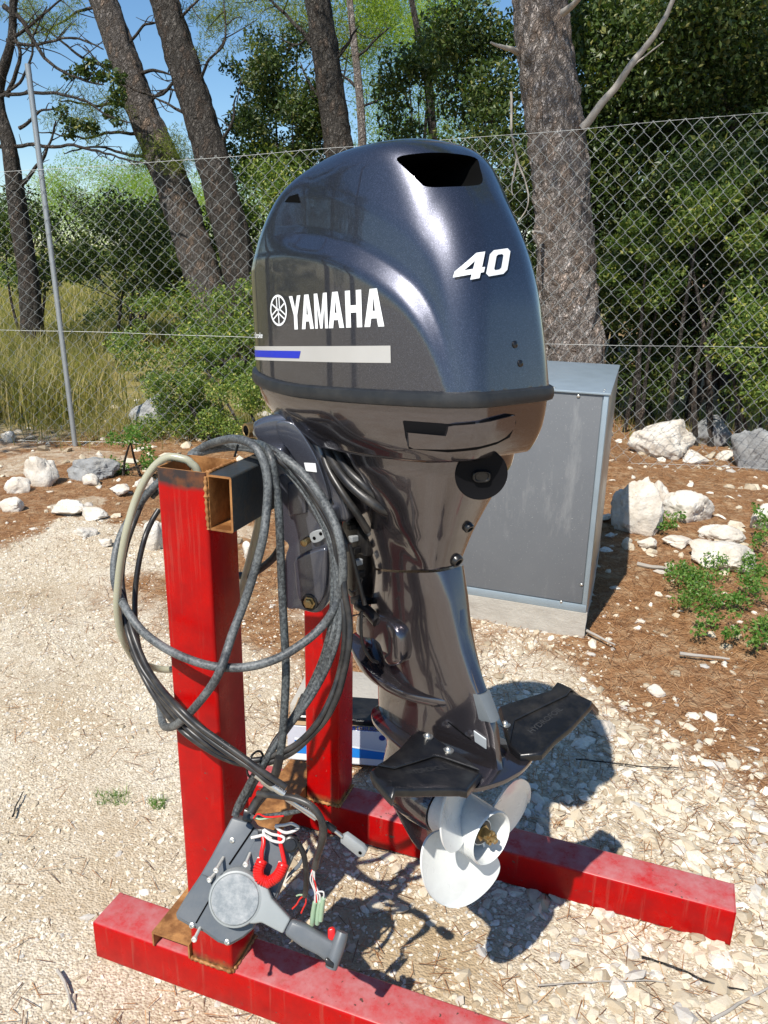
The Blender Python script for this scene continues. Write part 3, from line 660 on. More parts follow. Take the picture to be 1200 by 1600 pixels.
bush('evergreen_oak', 'dark mass of evergreen foliage just left of the thick pine top', 'tree', *pxbox(690, 10, 830, 260, 8.4, 10, 26, .34, 17), 11000, .065, 'oak', 27, G1, 4)
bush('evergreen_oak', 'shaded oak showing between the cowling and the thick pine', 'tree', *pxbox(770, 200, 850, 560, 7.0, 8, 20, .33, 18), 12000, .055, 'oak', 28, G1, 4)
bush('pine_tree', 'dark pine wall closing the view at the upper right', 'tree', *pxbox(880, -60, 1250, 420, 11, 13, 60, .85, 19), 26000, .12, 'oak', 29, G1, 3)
# middle: lighter thicket
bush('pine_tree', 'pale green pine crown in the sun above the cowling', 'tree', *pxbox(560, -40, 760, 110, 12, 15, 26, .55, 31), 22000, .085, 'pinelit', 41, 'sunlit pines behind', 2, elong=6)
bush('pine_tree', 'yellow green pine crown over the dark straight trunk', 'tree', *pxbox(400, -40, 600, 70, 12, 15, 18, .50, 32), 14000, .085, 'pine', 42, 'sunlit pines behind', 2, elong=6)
bush('pine_tree', 'sunlit pine thicket seen between the dark pine and the oak', 'tree', *pxbox(560, 110, 740, 260, 13, 16, 24, .55, 33), 13000, .085, 'pinelit', 43, 'sunlit pines behind', 2, elong=6)
bush('evergreen_oak', 'dark leafy oak sapling between the leaning pine and the dark straight pine', 'tree', *pxbox(345, 60, 475, 260, 8.6, 9.6, 26, .24, 34), 8500, .062, 'oak', 44, G1, 3)
bush('evergreen_oak', 'small oak in front of the cowling peak, left of the slender stem', 'tree', *pxbox(400, 150, 500, 330, 9, 10, 20, .30, 35), 8500, .062, 'oak', 45, G1, 3)
bush('evergreen_oak', 'dark oak foliage around the crooked stem behind the cowling', 'tree', *pxbox(590, 60, 720, 280, 9.4, 10.6, 16, .26, 36), 5000, .065, 'oak', 46, G1, 3)
# left: bright pines beyond, dark shrubs, dry grass
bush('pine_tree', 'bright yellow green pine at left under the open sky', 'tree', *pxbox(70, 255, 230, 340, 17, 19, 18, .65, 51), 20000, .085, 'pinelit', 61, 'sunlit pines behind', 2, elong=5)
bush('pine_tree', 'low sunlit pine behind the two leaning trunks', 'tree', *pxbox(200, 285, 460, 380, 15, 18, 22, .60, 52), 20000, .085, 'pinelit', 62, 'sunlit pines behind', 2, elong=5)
bush('shrub', 'broad dark shrub left of the leaning pines', 'shrub', *pxbox(105, 310, 260, 420, 8.6, 9.6, 26, .30, 53), 13000, .052, 'oak', 63, G1, 5)
bush('shrub', 'dark shrub at the foot of the leaning pines', 'shrub', *pxbox(240, 330, 400, 470, 8.4, 9.4, 24, .30, 54), 10000, .052, 'oak', 64, G1, 5)
bush('shrub', 'shaded shrub around the gnarled tree at the left edge', 'shrub', *pxbox(-30, 300, 80, 440, 7.6, 8.6, 18, .28, 55), 8000, .052, 'oak', 65, G1, 5)
bush('shrub', 'olive coloured undergrowth behind the small bush', 'shrub', *pxbox(150, 470, 400, 600, 6.2, 8.5, 40, .20, 56), 11000, .040, 'shrub', 66, G1, 8, shell=.6)
bush('shrub', 'scrubby growth on the far side of the meadow', 'shrub', *pxbox(0, 395, 420, 435, 12, 15, 34, .32, 57), 12000, .07, 'shrub', 67, G1, 6)
for i_, (bx_, lb_) in enumerate((((0, 0, 120, 60), 'dark needle sprays at the very top left corner'), ((60, 130, 200, 215), 'thin needle sprays along the bare branches beside the fence pole'), ((290, 0, 400, 90), 'feathery needle sprays between the right leaning pine and the dark straight pine'), ((180, 210, 300, 262), 'needle sprays hanging low beside the left leaning pine'))):
    bush('pine_spray', lb_, 'branch', *pxbox(*bx_, 7.7, 8.3, 20, .16, 160+i_), 2600, .085, 'pine', 170+i_, None, 0, elong=12)
bush('oak_spray', 'dark leafy sprays hanging against the sky beside the fence pole', 'branch', *pxbox(95, 95, 190, 210, 7.3, 7.6, 22, .085, 58), 1500, .060, 'oak', 68, None, 0)
bush('shrub', 'small leafy bush growing at the fence foot left of the engine', 'shrub', *pxbox(232, 590, 405, 672, 4.35, 4.75, 34, .115, 59), 15000, .026, 'shrub', 69, G1, 7)
bush('shrub', 'upper part of greenery climbing the wire beside the cowling', 'shrub', *pxbox(310, 545, 410, 600, 4.7, 4.9, 16, .085, 60), 4500, .026, 'shrub', 70, G1, 3)
bush('seedling', 'young oak seedling with thin stems among the stones at left', 'plant', *pxbox(150, 668, 235, 770, 3.35, 3.6, 20, .055, 71), 1500, .026, 'weed', 72, None, 5)
bush('ground_creeper', 'green creeper spreading over the stones at the right edge', 'plant', *gbox(1050, 880, 1200, 950, .0, .07, 46, .050, 73), 3000, .020, 'weed', 74, 'creeping weeds in the needles', 0)
bush('ground_creeper', 'bright leafy weed low at the right edge below the creeper', 'plant', *gbox(1090, 965, 1215, 1020, .0, .05, 22, .034, 75), 800, .022, 'weed', 76, 'creeping weeds in the needles', 0)
bush('ground_creeper', 'small weed between the lumpy white boulder and the flat white slab', 'plant', *gbox(1030, 815, 1062, 835, .0, .05, 10, .035, 79), 350, .022, 'weed', 80, 'creeping weeds in the needles', 0)
bush('ground_creeper', 'tall weed sprout by the white stone cut off by the right edge', 'plant', *gbox(1170, 830, 1215, 870, .02, .2, 12, .045, 77), 500, .024, 'weed', 78, 'creeping weeds in the needles', 0)
# canopy overhead, outside the frame: shades the thicket as in the photograph
def canopy(t, c0, r0, n, cl, seed, mat='pine'):
    rg = np.random.default_rng(seed); d = rg.normal(size=(cl, 3)); d /= np.linalg.norm(d, axis=1)[:, None]
    cs = np.array(c0)+d*np.array(r0)*rg.random((cl, 1))**.5; crown('crown', cs, np.full((cl, 3), .55)*rg.uniform(.6, 1.2, (cl, 1)), n, .11, MT[mat], t, seed, 5)
canopy(t1, (.9, 3.6, 6.5), (2.3, 1.3, .8), 11000, 40, 81)
canopy(t6, (3.2, 4.4, 7.0), (2.0, 1.7, 1.0), 9000, 34, 82)
canopy(t3, (-3.6, 7.4, 7.2), (1.9, 1.5, .9), 9000, 26, 83)
canopy(t4, (-1.6, 8.0, 7.4), (1.6, 1.6, .9), 8000, 22, 84)
# pines left of the yard, outside the frame (seen in the paint of the engine)
for i, (x, y, hgt) in enumerate([(-5.9, .4, 6.5), (-6.6, -1.4, 7.0), (-7.0, 2.2, 6.5), (-7.5, -3.4, 7.5)]):
    t = empty('pine_tree', (x, y, 0)); tag(t, ['pine at the left side of the yard, level with the red stand', 'pine at the left side of the yard, just behind the photographer', 'pine at the left side of the yard, closest to the chain-link fence', 'pine at the left side of the yard, farthest behind the photographer'][i], 'tree', 'pines left of the yard')
    bpy.context.view_layer.update()
    trunk_mesh('trunk', [(x, y, -.05), (x+.05, y, 1.5), (x-.1, y+.05, 3.2), (x, y, hgt)], [.2, .16, .13, .07], MT['barkd'], t, k=16, n=5)
    rg = np.random.default_rng(90+i); cs = np.array([x, y, hgt*.52])+rg.normal(size=(16, 3))*np.array([.6, .6, .45*hgt*.35]); crown('crown', cs, np.full((16, 3), .5), 7000, .11, MT['oak'], t, 95+i, 3)
bush('pine_tree', 'long low band of sunlit young pines closing the meadow at left', 'tree', *pxbox(-20, 325, 480, 405, 20, 24, 60, .85, 111), 30000, .10, 'pinelit', 112, 'sunlit pines behind', 2, elong=4)
bush('shrub', 'dark thicket between the gnarled tree and the leaning pines', 'shrub', *pxbox(120, 400, 330, 500, 8.5, 11, 30, .26, 113), 9000, .050, 'oak', 114, G1, 6, shell=.6)
bush('shrub', 'sparse brown-green brush around the feet of the leaning pines', 'shrub', *pxbox(280, 450, 420, 560, 6.6, 8.0, 26, .20, 115), 5000, .042, 'shrub', 116, G1, 6, shell=.7)
bush('shrub', 'leafy bush rising between the leaning pines and the cowling', 'shrub', *pxbox(350, 250, 480, 420, 7.8, 9.0, 26, .26, 117), 8000, .052, 'shrub', 118, G1, 4)
# dry grass
def grass(name, label, l, t, r, b, y0, y1, n, h, seed, mat='straw', wd=.006, kind='stuff'):
    rg = np.random.default_rng(seed); q = np.array([gnd(rg.uniform(l, r), rg.uniform(t, b)) for _ in range(300)]); k = rg.integers(0, 300, n)
    sp = np.linalg.norm(q[k]-CAM, axis=1)*.03
    P = q[k]+rg.normal(size=(n, 3))*sp[:, None]; P[:, 2] = gz(P[:, 0], P[:, 1]); a = rg.uniform(0, 2*np.pi, n); s = np.stack([np.cos(a), np.sin(a), a*0], -1)*wd
    H = h*rg.uniform(.5, 1.2, n)[:, None]; ln = rg.normal(0, .28, (n, 3)); ln[:, 2] = 0; mid = P+np.array([0, 0, .55])*H+ln*H*.35; tip = P+np.array([0, 0, .95])*H+ln*H
    V = np.stack([P-s, P+s, mid+s*.7, mid-s*.7, tip], 1).reshape(-1, 3); o = np.arange(n)[:, None]*5
    F = np.concatenate([o+np.array([[0, 1, 2]]), o+np.array([[0, 2, 3]]), o+np.array([[3, 2, 4]])], 1).reshape(-1, 3)
    ob = mesh_np(name, V, F, MT[mat], rnd=np.repeat(rg.random(n), 3)); tag(ob, label, None, kind=kind); return ob
grass('dry_grass', 'tall dry grass behind the fence at the left edge', -40, 560, 110, 660, 0, 0, 9000, .50, 101)
grass('dry_grass', 'straw coloured meadow seen between the trunks', -40, 440, 560, 560, 0, 0, 26000, .34, 102, wd=.010)
grass('dry_grass', 'thin grass along the foot of the fence', 120, 640, 420, 690, 0, 0, 2500, .16, 103, wd=.003)
grass('dry_grass', 'short grass at the foot of the fence on the right', 960, 640, 1200, 690, 0, 0, 1500, .13, 104, wd=.003)
for nm, b, lb, sd in [('grass_tuft', (150, 1236, 200, 1258), 'small green grass tuft in the gravel left of the front post, larger of the two', 105), ('grass_tuft', (232, 1248, 258, 1264), 'tiny green grass tuft nearest the front post', 106)]:
    rg = np.random.default_rng(sd); n = 150; q = np.array([gnd(rg.uniform(b[0], b[2]), rg.uniform(b[1], b[3])) for _ in range(n)]); q[:, 2] = gz(q[:, 0], q[:, 1]); a = rg.uniform(0, 6.28, n)
    s = np.stack([np.cos(a), np.sin(a), a*0], -1)*.0012; tp = q+rg.normal(size=(n, 3))*.012+np.array([0, 0, .016]); V = np.stack([q-s, q+s, tp], 1).reshape(-1, 3)
    c0 = q.mean(0); o = mesh_np(nm, V-c0, np.arange(n*3).reshape(n, 3), MT['weed'], rnd=rg.random(n)); o.location = c0; tag(o, lb, 'grass tuft', 'green tufts in the gravel')

# ---------------------------------------------------------------- chain-link fence
m = NT('galvanised_wire'); MT['wire'] = m.set(Base_Color=(.42, .44, .43), Metallic=.25, Roughness=.5)
m = NT('galvanised_pipe'); p = m.pos(); MT['pipe'] = m.set(Base_Color=m.mix(m.noise(p, 20, 5), (.30, .33, .34), (.44, .46, .47)), Metallic=.55, Roughness=.42)
fence = empty('chain_link_fence', (-3.83, 4.07, .03)); tag(fence, 'galvanised chain-link fence running across behind the yard', 'fence'); bpy.context.view_layer.update()
fa = np.array([-3.83, 4.07]); fb = np.array([2.6, 5.79]); fd = (fb-fa)/np.linalg.norm(fb-fa)
s0, s1, FH, zb0 = -2.2, 8.2, 2.22, .0; pitch = .108
def ftop(s): return 2.13+.075*(s+.2)
def fpt(s, z): 
    sag = .02*math.sin(s*2.1)+.012*math.sin(s*5.3); return np.array([fa[0]+fd[0]*s+sag*-fd[1]*1.5, fa[1]+fd[1]*s+sag*fd[0]*1.5, z])
nrow = int(FH/(pitch/2)); ncol = int((s1-s0)/pitch); allV, allF, off = [], [], 0
for cI in range(ncol):
    P = []
    for rI in range(nrow+1):
        s = s0+pitch*(cI+.5*(rI % 2)*1.0); s += (.006 if rI % 2 else -.006)
        q = fpt(s, (ftop(s)-zb0)*rI/nrow+zb0+.012*math.sin(s*1.7)); q[1] += .003*(1 if (rI % 2) else -1); P.append(q)
    V, F = tube_vf(np.array(P), .0018, 4, False); allV.append(V); allF.append(np.array(F)+off); off += len(V)
o = mesh_np('wire_mesh', np.concatenate(allV), np.concatenate(allF), MT['wire'], fence, smooth=True); o['kind'] = 'stuff'
allV, allF, off = [], [], 0
for cI in range(ncol):                       # the strands leaning the other way
    P = []
    for rI in range(nrow+1):
        s = s0+pitch*(cI+1-.5*(rI % 2)*1.0); s += (-.006 if rI % 2 else .006)
        q = fpt(s, (ftop(s)-zb0)*rI/nrow+zb0+.012*math.sin(s*1.7)); q[1] += .003*(-1 if (rI % 2) else 1); P.append(q)
    V, F = tube_vf(np.array(P), .0018, 4, False); allV.append(V); allF.append(np.array(F)+off); off += len(V)
o = mesh_np('wire_mesh', np.concatenate(allV), np.concatenate(allF), MT['wire'], fence, smooth=True); o['kind'] = 'stuff'
for z in (lambda s: .04, lambda s: .945+.02*max(0, s-4)/2, ftop): tube('tension_wire', [fpt(s, z(s)-.010*math.sin(max(0, s)/4.1*math.pi)) for s in np.linspace(s0, s1, 60)], .0015, MT['wire'], fence, 5)
base = gnd(118, 697); top = at(43, 100, base[1])
tube('post', [base-np.array([0, 0, .1]), base*.5+top*.5, top], .021, MT['pipe'], fence, 14)
for s in (8.2,): tube('post', [fpt(s, -.1), fpt(s, 2.3)], .021, MT['pipe'], fence, 12)

# ================================================================= grey cabinet on its concrete plinth
c_fr = np.array([.588, 2.131]); c_dx = np.array([-.992, -.125]); c_dx = np.array([-1.0, .0])
c_dy = np.array([-.040, 1.0])
def cw(a, b, z): return np.array([c_fr[0]+c_dx[0]*a+c_dy[0]*b, c_fr[1]+c_dx[1]*a+c_dy[1]*b, z])      # a: to the left, b: away
CW, CD = .74, .95
CZ0 = .10; d = ray(942, 615); tt = ((c_fr[1]+.0)-CAM[1])/d[1]; CZ1 = float((CAM+tt*d)[2])
print('cabinet height', CZ1)
def cbox(name, a0, a1, b0, b1, z0, z1, mat, parent, bev=.003):
    pts = [cw(a0, b0, z0), cw(a1, b0, z0), cw(a1, b1, z0), cw(a0, b1, z0)]
    return bmo(name, prism_bm(pts, (0, 0, z1-z0), bev, 2), mat, parent, auto=30)
m = NT('cast_concrete'); p = m.pos(); n = m.noise(p, 12, 8, .65)
MT['conc'] = m.set(Base_Color=m.mix(n, (.32, .29, .25), (.47, .44, .38)), Roughness=.9, Normal=m.bump(m.noise(p, 60, 7, .7), .6, .006))
m = NT('grey_sheet_panel'); p = m.pos(); n = m.noise(p, 5, 6, .6); f = m.math('MAXIMUM', m.ramp(m.noise(p, 180, 3, .6), [(.66, 0), (.71, .8)]), m.ramp(m.noise(m.pos((1, 1, .25)), 9, 7, .75), [(.56, 0), (.80, .55)]))
MT['panel'] = m.set(Base_Color=m.mix(f, m.mix(n, (.120, .128, .138), (.155, .163, .172)), (.34, .34, .33)), Roughness=.55, Metallic=.0, Specular_IOR_Level=.35, Normal=m.bump(m.noise(p, 3, 3), .1, .01))
m = NT('galvanised_sheet'); p = m.pos(); n = m.noise(m.pos((6, 6, 1.2)), 1.8, 6, .65); v = m.vor(p, 38, 'F1', 'Color')
sv = m.n('ShaderNodeSeparateColor'); m.l(v, sv.inputs[0]); c = m.mix(m.math('MULTIPLY', sv.outputs[0], .3), (.36, .36, .34), (.50, .50, .48))
st = m.ramp(m.noise(m.pos((10, 10, 1.0)), 2, 7, .7), [(.50, 0), (.68, .6)])
MT['galv'] = m.set(Base_Color=m.mix(st, c, (.38, .29, .20)), Roughness=m.ramp(n, [(.3, .28), (.7, .5)]), Metallic=.75)
MT['trim'] = plain('aluminium_trim', (.30, .36, .40), .42, .4, var=.12, sc=14)
t = empty('plinth', cw(CW/2, CD/2, 0)); tag(t, 'rough concrete plinth under the grey cabinet', 'plinth'); bpy.context.view_layer.update()
bm = prism_bm([cw(-.004, -.012, -.05), cw(CW+.01, -.012, -.05), cw(CW+.01, CD+.02, -.05), cw(-.004, CD+.02, -.05)], (0, 0, CZ0+.05), 0)
bmesh.ops.subdivide_edges(bm, edges=bm.edges[:], cuts=14, use_grid_fill=True)
for v in bm.verts:
    q = np.array(v.co); k = fbm(q*14, 4, 3)*.004; v.co += Vector((k, k*.8, k*.5 if v.co.z < CZ0-.01 else 0))
bmo('concrete_block', bm, MT['conc'], t, smooth=False)
t = empty('metal_cabinet', cw(CW/2, CD/2, CZ0)); tag(t, 'grey sheet metal cabinet with dark front panel standing behind the engine', 'cabinet'); bpy.context.view_layer.update()
cbox('body', .004, CW-.004, .006, CD-.004, CZ0+.002, CZ1-.006, MT['trim'], t)
cbox('front_panel', .022, CW-.022, -.002, .004, CZ0+.040, CZ1-.006, MT['panel'], t, .001)
cbox('bottom_rail', 0, CW, -.006, .004, CZ0+.001, CZ0+.036, MT['trim'], t, .002)
cbox('corner_trim', -.001, .018, -.004, .004, CZ0+.037, CZ1-.006, MT['trim'], t, .001)
cbox('corner_trim', CW-.018, CW+.001, -.004, .004, CZ0+.037, CZ1-.006, MT['trim'], t, .001)
cbox('side_panel', -.004, .002, .006, CD-.002, CZ0-.02, CZ1-.006, MT['galv'], t, .001)
cbox('side_panel', CW-.002, CW+.004, .006, CD-.002, CZ0-.02, CZ1-.006, MT['galv'], t, .001)
cbox('top_panel', -.008, CW+.008, -.010, CD+.006, CZ1-.005, CZ1+.004, MT['trim'], t, .002)
for px, py in ((903, 620), (909, 916), (876, 943)):
    q = at(px, py, float(c_fr[1]-.02)); a_ = (c_fr[0]-q[0]); pt = cw(max(.03, a_), -.004, q[2])
    V, F = lathe_vf(pt, -c_dy.tolist()[0:1][0]*np.array([1, 0, 0])+np.array([0, -1, 0]), [(0, .0075), (.002, .0065), (.0035, .003)], 12); mesh('rivet', V, F, MT['steel'], t)
for a_, b_ in ((.02, .03), (.02, .08), (.22, .04)):
    V, F = lathe_vf(cw(a_, b_, CZ1+.004), (0, 0, 1), [(0, .006), (.002, .005), (.003, .002)], 12); mesh('rivet', V, F, MT['steel'], t)

# ---------------------------------------------------------------- printed carton, guessed black case and paving slab behind the rear post
def obox(c, yaw, sx, sy, sz):
    a = R(yaw); ux = np.array([math.cos(a), math.sin(a), 0]); uy = np.array([-math.sin(a), math.cos(a), 0]); return c, ux, uy
cl = gnd(450, 1186, .012); cr_ = gnd(612, 1199, .012); ux = (cr_-cl); CL = np.linalg.norm(ux)+.05; ux /= np.linalg.norm(ux); uy = np.array([-ux[1], ux[0], 0])
def cpt(a, b, z): return cl+ux*a+uy*b+np.array([0, 0, z])
CH = .125; CB = .17
MT['carton'] = plain('carton_board', (.36, .24, .13), .75, var=.12, sc=40)
MT['cartonw'] = plain('printed_carton', (.55, .56, .62), .55, var=.05, sc=20)
MT['lblue'] = plain('blue_print', (.012, .21, .66), .5, var=.05)
MT['dblue'] = plain('dark_blue_print', (.012, .035, .22), .5)
t = empty('cardboard_carton', cpt(CL/2, CB/2, 0)); tag(t, 'white printed carton with a blue wave standing open behind the rear red post', 'carton'); bpy.context.view_layer.update()
def pbox(name, a0, a1, b0, b1, z0, z1, mat, parent, bev=.001):
    return bmo(name, prism_bm([cpt(a0, b0, z0), cpt(a1, b0, z0), cpt(a1, b1, z0), cpt(a0, b1, z0)], (0, 0, z1-z0), bev, 1), mat, parent)
pbox('front_side', 0, CL, 0, .004, 0, CH, MT['cartonw'], t); pbox('rear_side', 0, CL, CB-.004, CB, 0, CH, MT['carton'], t)
pbox('end_side', 0, .004, .0042, CB-.0042, 0, CH, MT['carton'], t); pbox('end_side', CL-.004, CL, .0042, CB-.0042, 0, CH, MT['carton'], t)
pbox('bottom', .0042, CL-.0042, .0042, CB-.0042, 0, .004, MT['carton'], t)
o = bmo('flap', prism_bm([cpt(.002, .0045, CH+.0005), cpt(CL-.002, .0045, CH+.0005), cpt(CL-.004, .020, CH+.004), cpt(.004, .020, CH+.004)], (0, 0, .0025), .0005, 1), MT['carton'], t)
def decal_poly(name, pts, mat, parent, off=-.0012):
    P = [cpt(a, off, z) for a, z in pts]; return mesh(name, P, [tuple(range(len(P)))], mat, parent, False)
def on_carton(px, py):
    q = at(px, py, float(cpt(CL*.6, 0, 0)[1])); return float((q-cl) @ ux), float(q[2]-cl[2])
def oc(L): return [on_carton(*q) for q in L]
wv = lambda t_: .5-.5*math.cos(t_*math.pi)
A0 = on_carton(520, 1160); A1 = on_carton(598, 1186)
wp = [(a, .052+.022*wv(1-k/14)) for k, a in [(k, CL*.06+(CL*.88)*k/14) for k in range(15)]]
lowp = [(a, .026) for a, _ in wp][::-1]
decal_poly('blue_wave', wp+lowp, MT['lblue'], t)
wp2 = [(a, z+.010-.006*k/14) for k, (a, z) in enumerate(wp)]; decal_poly('pale_wave', wp2+[(a, z+.0005) for a, z in wp][::-1], MT['white'], t, -.001)
decal_poly('white_band', [(.005, .004), (CL-.06, .004), (CL-.06, .0255), (.005, .0255)], MT['white'], t)
dc = on_carton(596, 1158); decal_poly('round_mark', [(dc[0]+.010*math.cos(k*math.pi/10), dc[1]+.010*math.sin(k*math.pi/10)) for k in range(20)], MT['dblue'], t, -.0016)
def text_mesh(s, size=1.0, bold=.0, xs_=1.0, shear=0.0):
    cu = bpy.data.curves.new('t', 'FONT'); cu.body = s; cu.size = size; cu.offset = bold; cu.shear = shear; cu.resolution_u = 3
    ob = bpy.data.objects.new('t', cu); C.objects.link(ob); dg = bpy.context.evaluated_depsgraph_get(); me = bpy.data.meshes.new_from_object(ob.evaluated_get(dg))
    V = np.array([v.co[:] for v in me.vertices]); V[:, 0] *= xs_; F = [tuple(p_.vertices) for p_ in me.polygons]; bpy.data.objects.remove(ob); bpy.data.meshes.remove(me); return V, F
V, F = text_mesh('MARINE & LEISURE', .021, .0006, .86, .2); e1 = on_carton(589, 1147)
W_ = V[:, 0].max(); mesh('printed_words', [cpt(e1[0]-W_+v[0], -.0014, e1[1]+v[1]) for v in V], F, MT['dblue'], t, False)
bt = empty('black_case', cpt(.17, .085, .006)); tag(bt, 'plain black case sitting in the open printed carton', 'case'); bpy.context.view_layer.update()
pbox('case', .015, CL-.015, .022, .155, .006, .128, MT['black'], bt, .004); pbox('lid', .012, CL-.012, .019, .158, .1285, .150, MT['black'], bt, .004)
q = [gnd(453, 1106, .03), gnd(612, 1118, .03), gnd(604, 1060, .03), gnd(484, 1046, .03)]
sl = mesh_o = bmo('paving_slab', prism_bm([x_-np.array([0, 0, .03]) for x_ in q], (0, 0, .045), .004, 2), MT['conc'], None, auto=30); tag(sl, 'grey concrete slab lying behind the printed carton', 'slab')

# ================================================================= red steel stand
H, B, S2, WC, HC = 1.1977, .102, .5685, .0484, .1022
stand = empty('engine_stand', (.05, .33, 0)); tag(stand, 'red painted stand of square steel tube carrying the outboard engine', 'stand'); bpy.context.view_layer.update()
def hollow(name, x0, x1, y0, y1, z0, z1, axis, th, mat, inner, parent, rad=.006):
    """square tube open at both ends, rounded corners"""
    lo, hi = np.array([x0, y0, z0]), np.array([x1, y1, z1]); o2 = [i for i in range(3) if i != axis]
    def rr(ins, r):
        P = []; a0, a1, b0, b1 = lo[o2[0]]+ins, hi[o2[0]]-ins, lo[o2[1]]+ins, hi[o2[1]]-ins
        for cx, cy, st in ((a1-r, b1-r, 0), (a0+r, b1-r, 90), (a0+r, b0+r, 180), (a1-r, b0+r, 270)):
            for k in range(5): an = R(st+90*k/4); P.append((cx+r*math.cos(an), cy+r*math.sin(an)))
        return P
    A, Bp = rr(0, rad), rr(th, max(.001, rad-th)); n = len(A); V = []
    for end in (lo[axis], hi[axis]):
        for L in (A, Bp):
            for a, b in L:
                v = [0, 0, 0]; v[o2[0]] = a; v[o2[1]] = b; v[axis] = end; V.append(v)
    F = []; mi = []
    for i in range(n):
        j = (i+1) % n
        F += [(i, j, 2*n+j, 2*n+i), (n+i, 3*n+i, 3*n+j, n+j), (i, n+i, n+j, j), (2*n+i, 2*n+j, 3*n+j, 3*n+i)]; mi += [0, 1, 1, 1]
    o = mesh(name, V, F, mat, parent, True, auto=25); o.data.materials.append(inner)
    bm = bmesh.new(); bm.from_mesh(o.data); bm.faces.ensure_lookup_table()
    for f, k in zip(bm.faces, mi): f.material_index = k
    bmesh.ops.recalc_face_normals(bm, faces=bm.faces[:]); bm.to_mesh(o.data); bm.free(); return o
hollow('post', 0, .1, 0, .1, B+.0005, H, 2, .004, MT['redpost'], MT['rust'], stand, .007)
hollow('post', 0, .1, S2, S2+.1, B+.0005, H, 2, .004, MT['redpost'], MT['rust'], stand, .007)
hollow('beam', -.26, 1.15, 0, .1, 0.0, B, 0, .004, MT['redbeam'], MT['rust'], stand, .007)
hollow('beam', -.26, 1.112, S2, S2+.1, 0.0, B, 0, .004, MT['redbeam'], MT['rust'], stand, .007)
for x_ in (1.112,): bmo('end_cap', box_bm(x_+.0002, x_+.004, S2+.001, S2+.099, .001, B-.001, .002), MT['redbeam'], stand, auto=30)
bmo('end_cap', box_bm(-.264, -.2602, .001, .099, .001, B-.001, .002), MT['redbeam'], stand, auto=30)
hollow('crossbar', .1012, .1012+WC, 0.001, S2+.099, H-HC, H-.002, 1, .004, MT['bare'], MT['rust'], stand, .004)
# rusty channel lying across both beams
ch = bmesh.new(); cx0, cx1, cy0, cy1, cz = -.097, -.0015, -.004, S2+.1, B+.0385
box_bm(cx0, cx1, cy0, cy1, cz-.004, cz, bm=ch); box_bm(cx0, cx0+.004, cy0, cy1, B+.001, cz-.0042, bm=ch); box_bm(cx1-.004, cx1, cy0, cy1, B+.001, cz-.0042, bm=ch)
bmo('cross_channel', ch, MT['rust'], stand)
def weld(name, P, r, seed):
    P = spline(P, 16); rg = np.random.default_rng(seed); rad = r*(1+.25*np.sin(np.arange(len(P))*1.6))*(1+.15*rg.normal(size=len(P)))
    return tube(name, P, rad, MT['rust'], stand, 7)
weld('weld_seam', [(.0, -.001, B+.002), (.05, -.0015, B+.0015), (.1, -.001, B+.002)], .004, 1); weld('weld_seam', [(.101, 0, B+.002), (.1015, .05, B+.002), (.101, .1, B+.002)], .004, 2)
weld('weld_seam', [(.0, S2-.001, B+.002), (.05, S2-.0015, B+.002), (.1, S2-.001, B+.002)], .004, 3); weld('weld_seam', [(.101, S2, B+.002), (.1015, S2+.05, B+.002), (.101, S2+.1, B+.002)], .004, 4)
weld('weld_seam', [(.1005, -.0005, H-.006), (.1005, -.002, H-.05), (.1010, -.0005, H-HC+.002)], .0030, 5)
weld('weld_seam', [(.1008, .004, H-.001), (.1008, .05, H-.0005), (.1008, .096, H-.001)], .003, 6)
q = gnd(178, 1512, .012); V, F = lathe_vf((q[0]-.0, .035, .0135), (0, 1, 0), [(0, .004), (0, .0135), (.003, .0145), (.012, .0145), (.015, .0135), (.015, .004)], 20)
o = mesh('caster_wheel', V, F, MT['greylt'], None); o.location = (0, -.033, 0); tag(o, 'small grey wheel peeping out under the left end of the front red beam', 'wheel')

# ================================================================= outboard engine
eng = empty('outboard_motor', mw=MM); tag(eng, 'dark metallic blue-grey outboard engine with a white propeller, clamped to the red stand', 'outboard engine'); bpy.context.view_layer.update()
def mm(name, V, F, mat, parent=None, smooth=True, auto=35):   # geometry written in motor coordinates
    return mesh(name, V, F, mat, parent or eng, smooth, world=False, auto=auto)
def smax(a, b, k): h = np.clip(.5+.5*(a-b)/k, 0, 1); return b*(1-h)+a*h+k*h*(1-h)
ZC = [(-.30, .352), (-.085, .356), (.016, .354), (.109, .340), (.183, .319), (.235, .294), (.277, .267), (.303, .241), (.325, .209), (.342, .172), (.355, .125), (.40, -.05), (.5, -.3)]
def zc(x): return np.interp(x, [a for a, _ in ZC], [b for _, b in ZC])
_xs = np.linspace(-.35, .5, 171); _zs = zc(_xs); _zs = np.convolve(np.pad(_zs, 3, 'edge'), np.ones(7)/7, 'valid')
def zcs(x): return np.interp(x, _xs, _zs)
def xaft(z): return .3904-.1173*(z-.13)-1.419*np.maximum(0, z-.25)**2
def Wside(x): return .1626-.055*np.clip((x-.10)/.27, 0, 1)**2.0-.9*np.clip(-x-.02, 0, 1)**2
def sstep(t): t = np.clip(t, 0, 1); return t*t*(3-2*t)
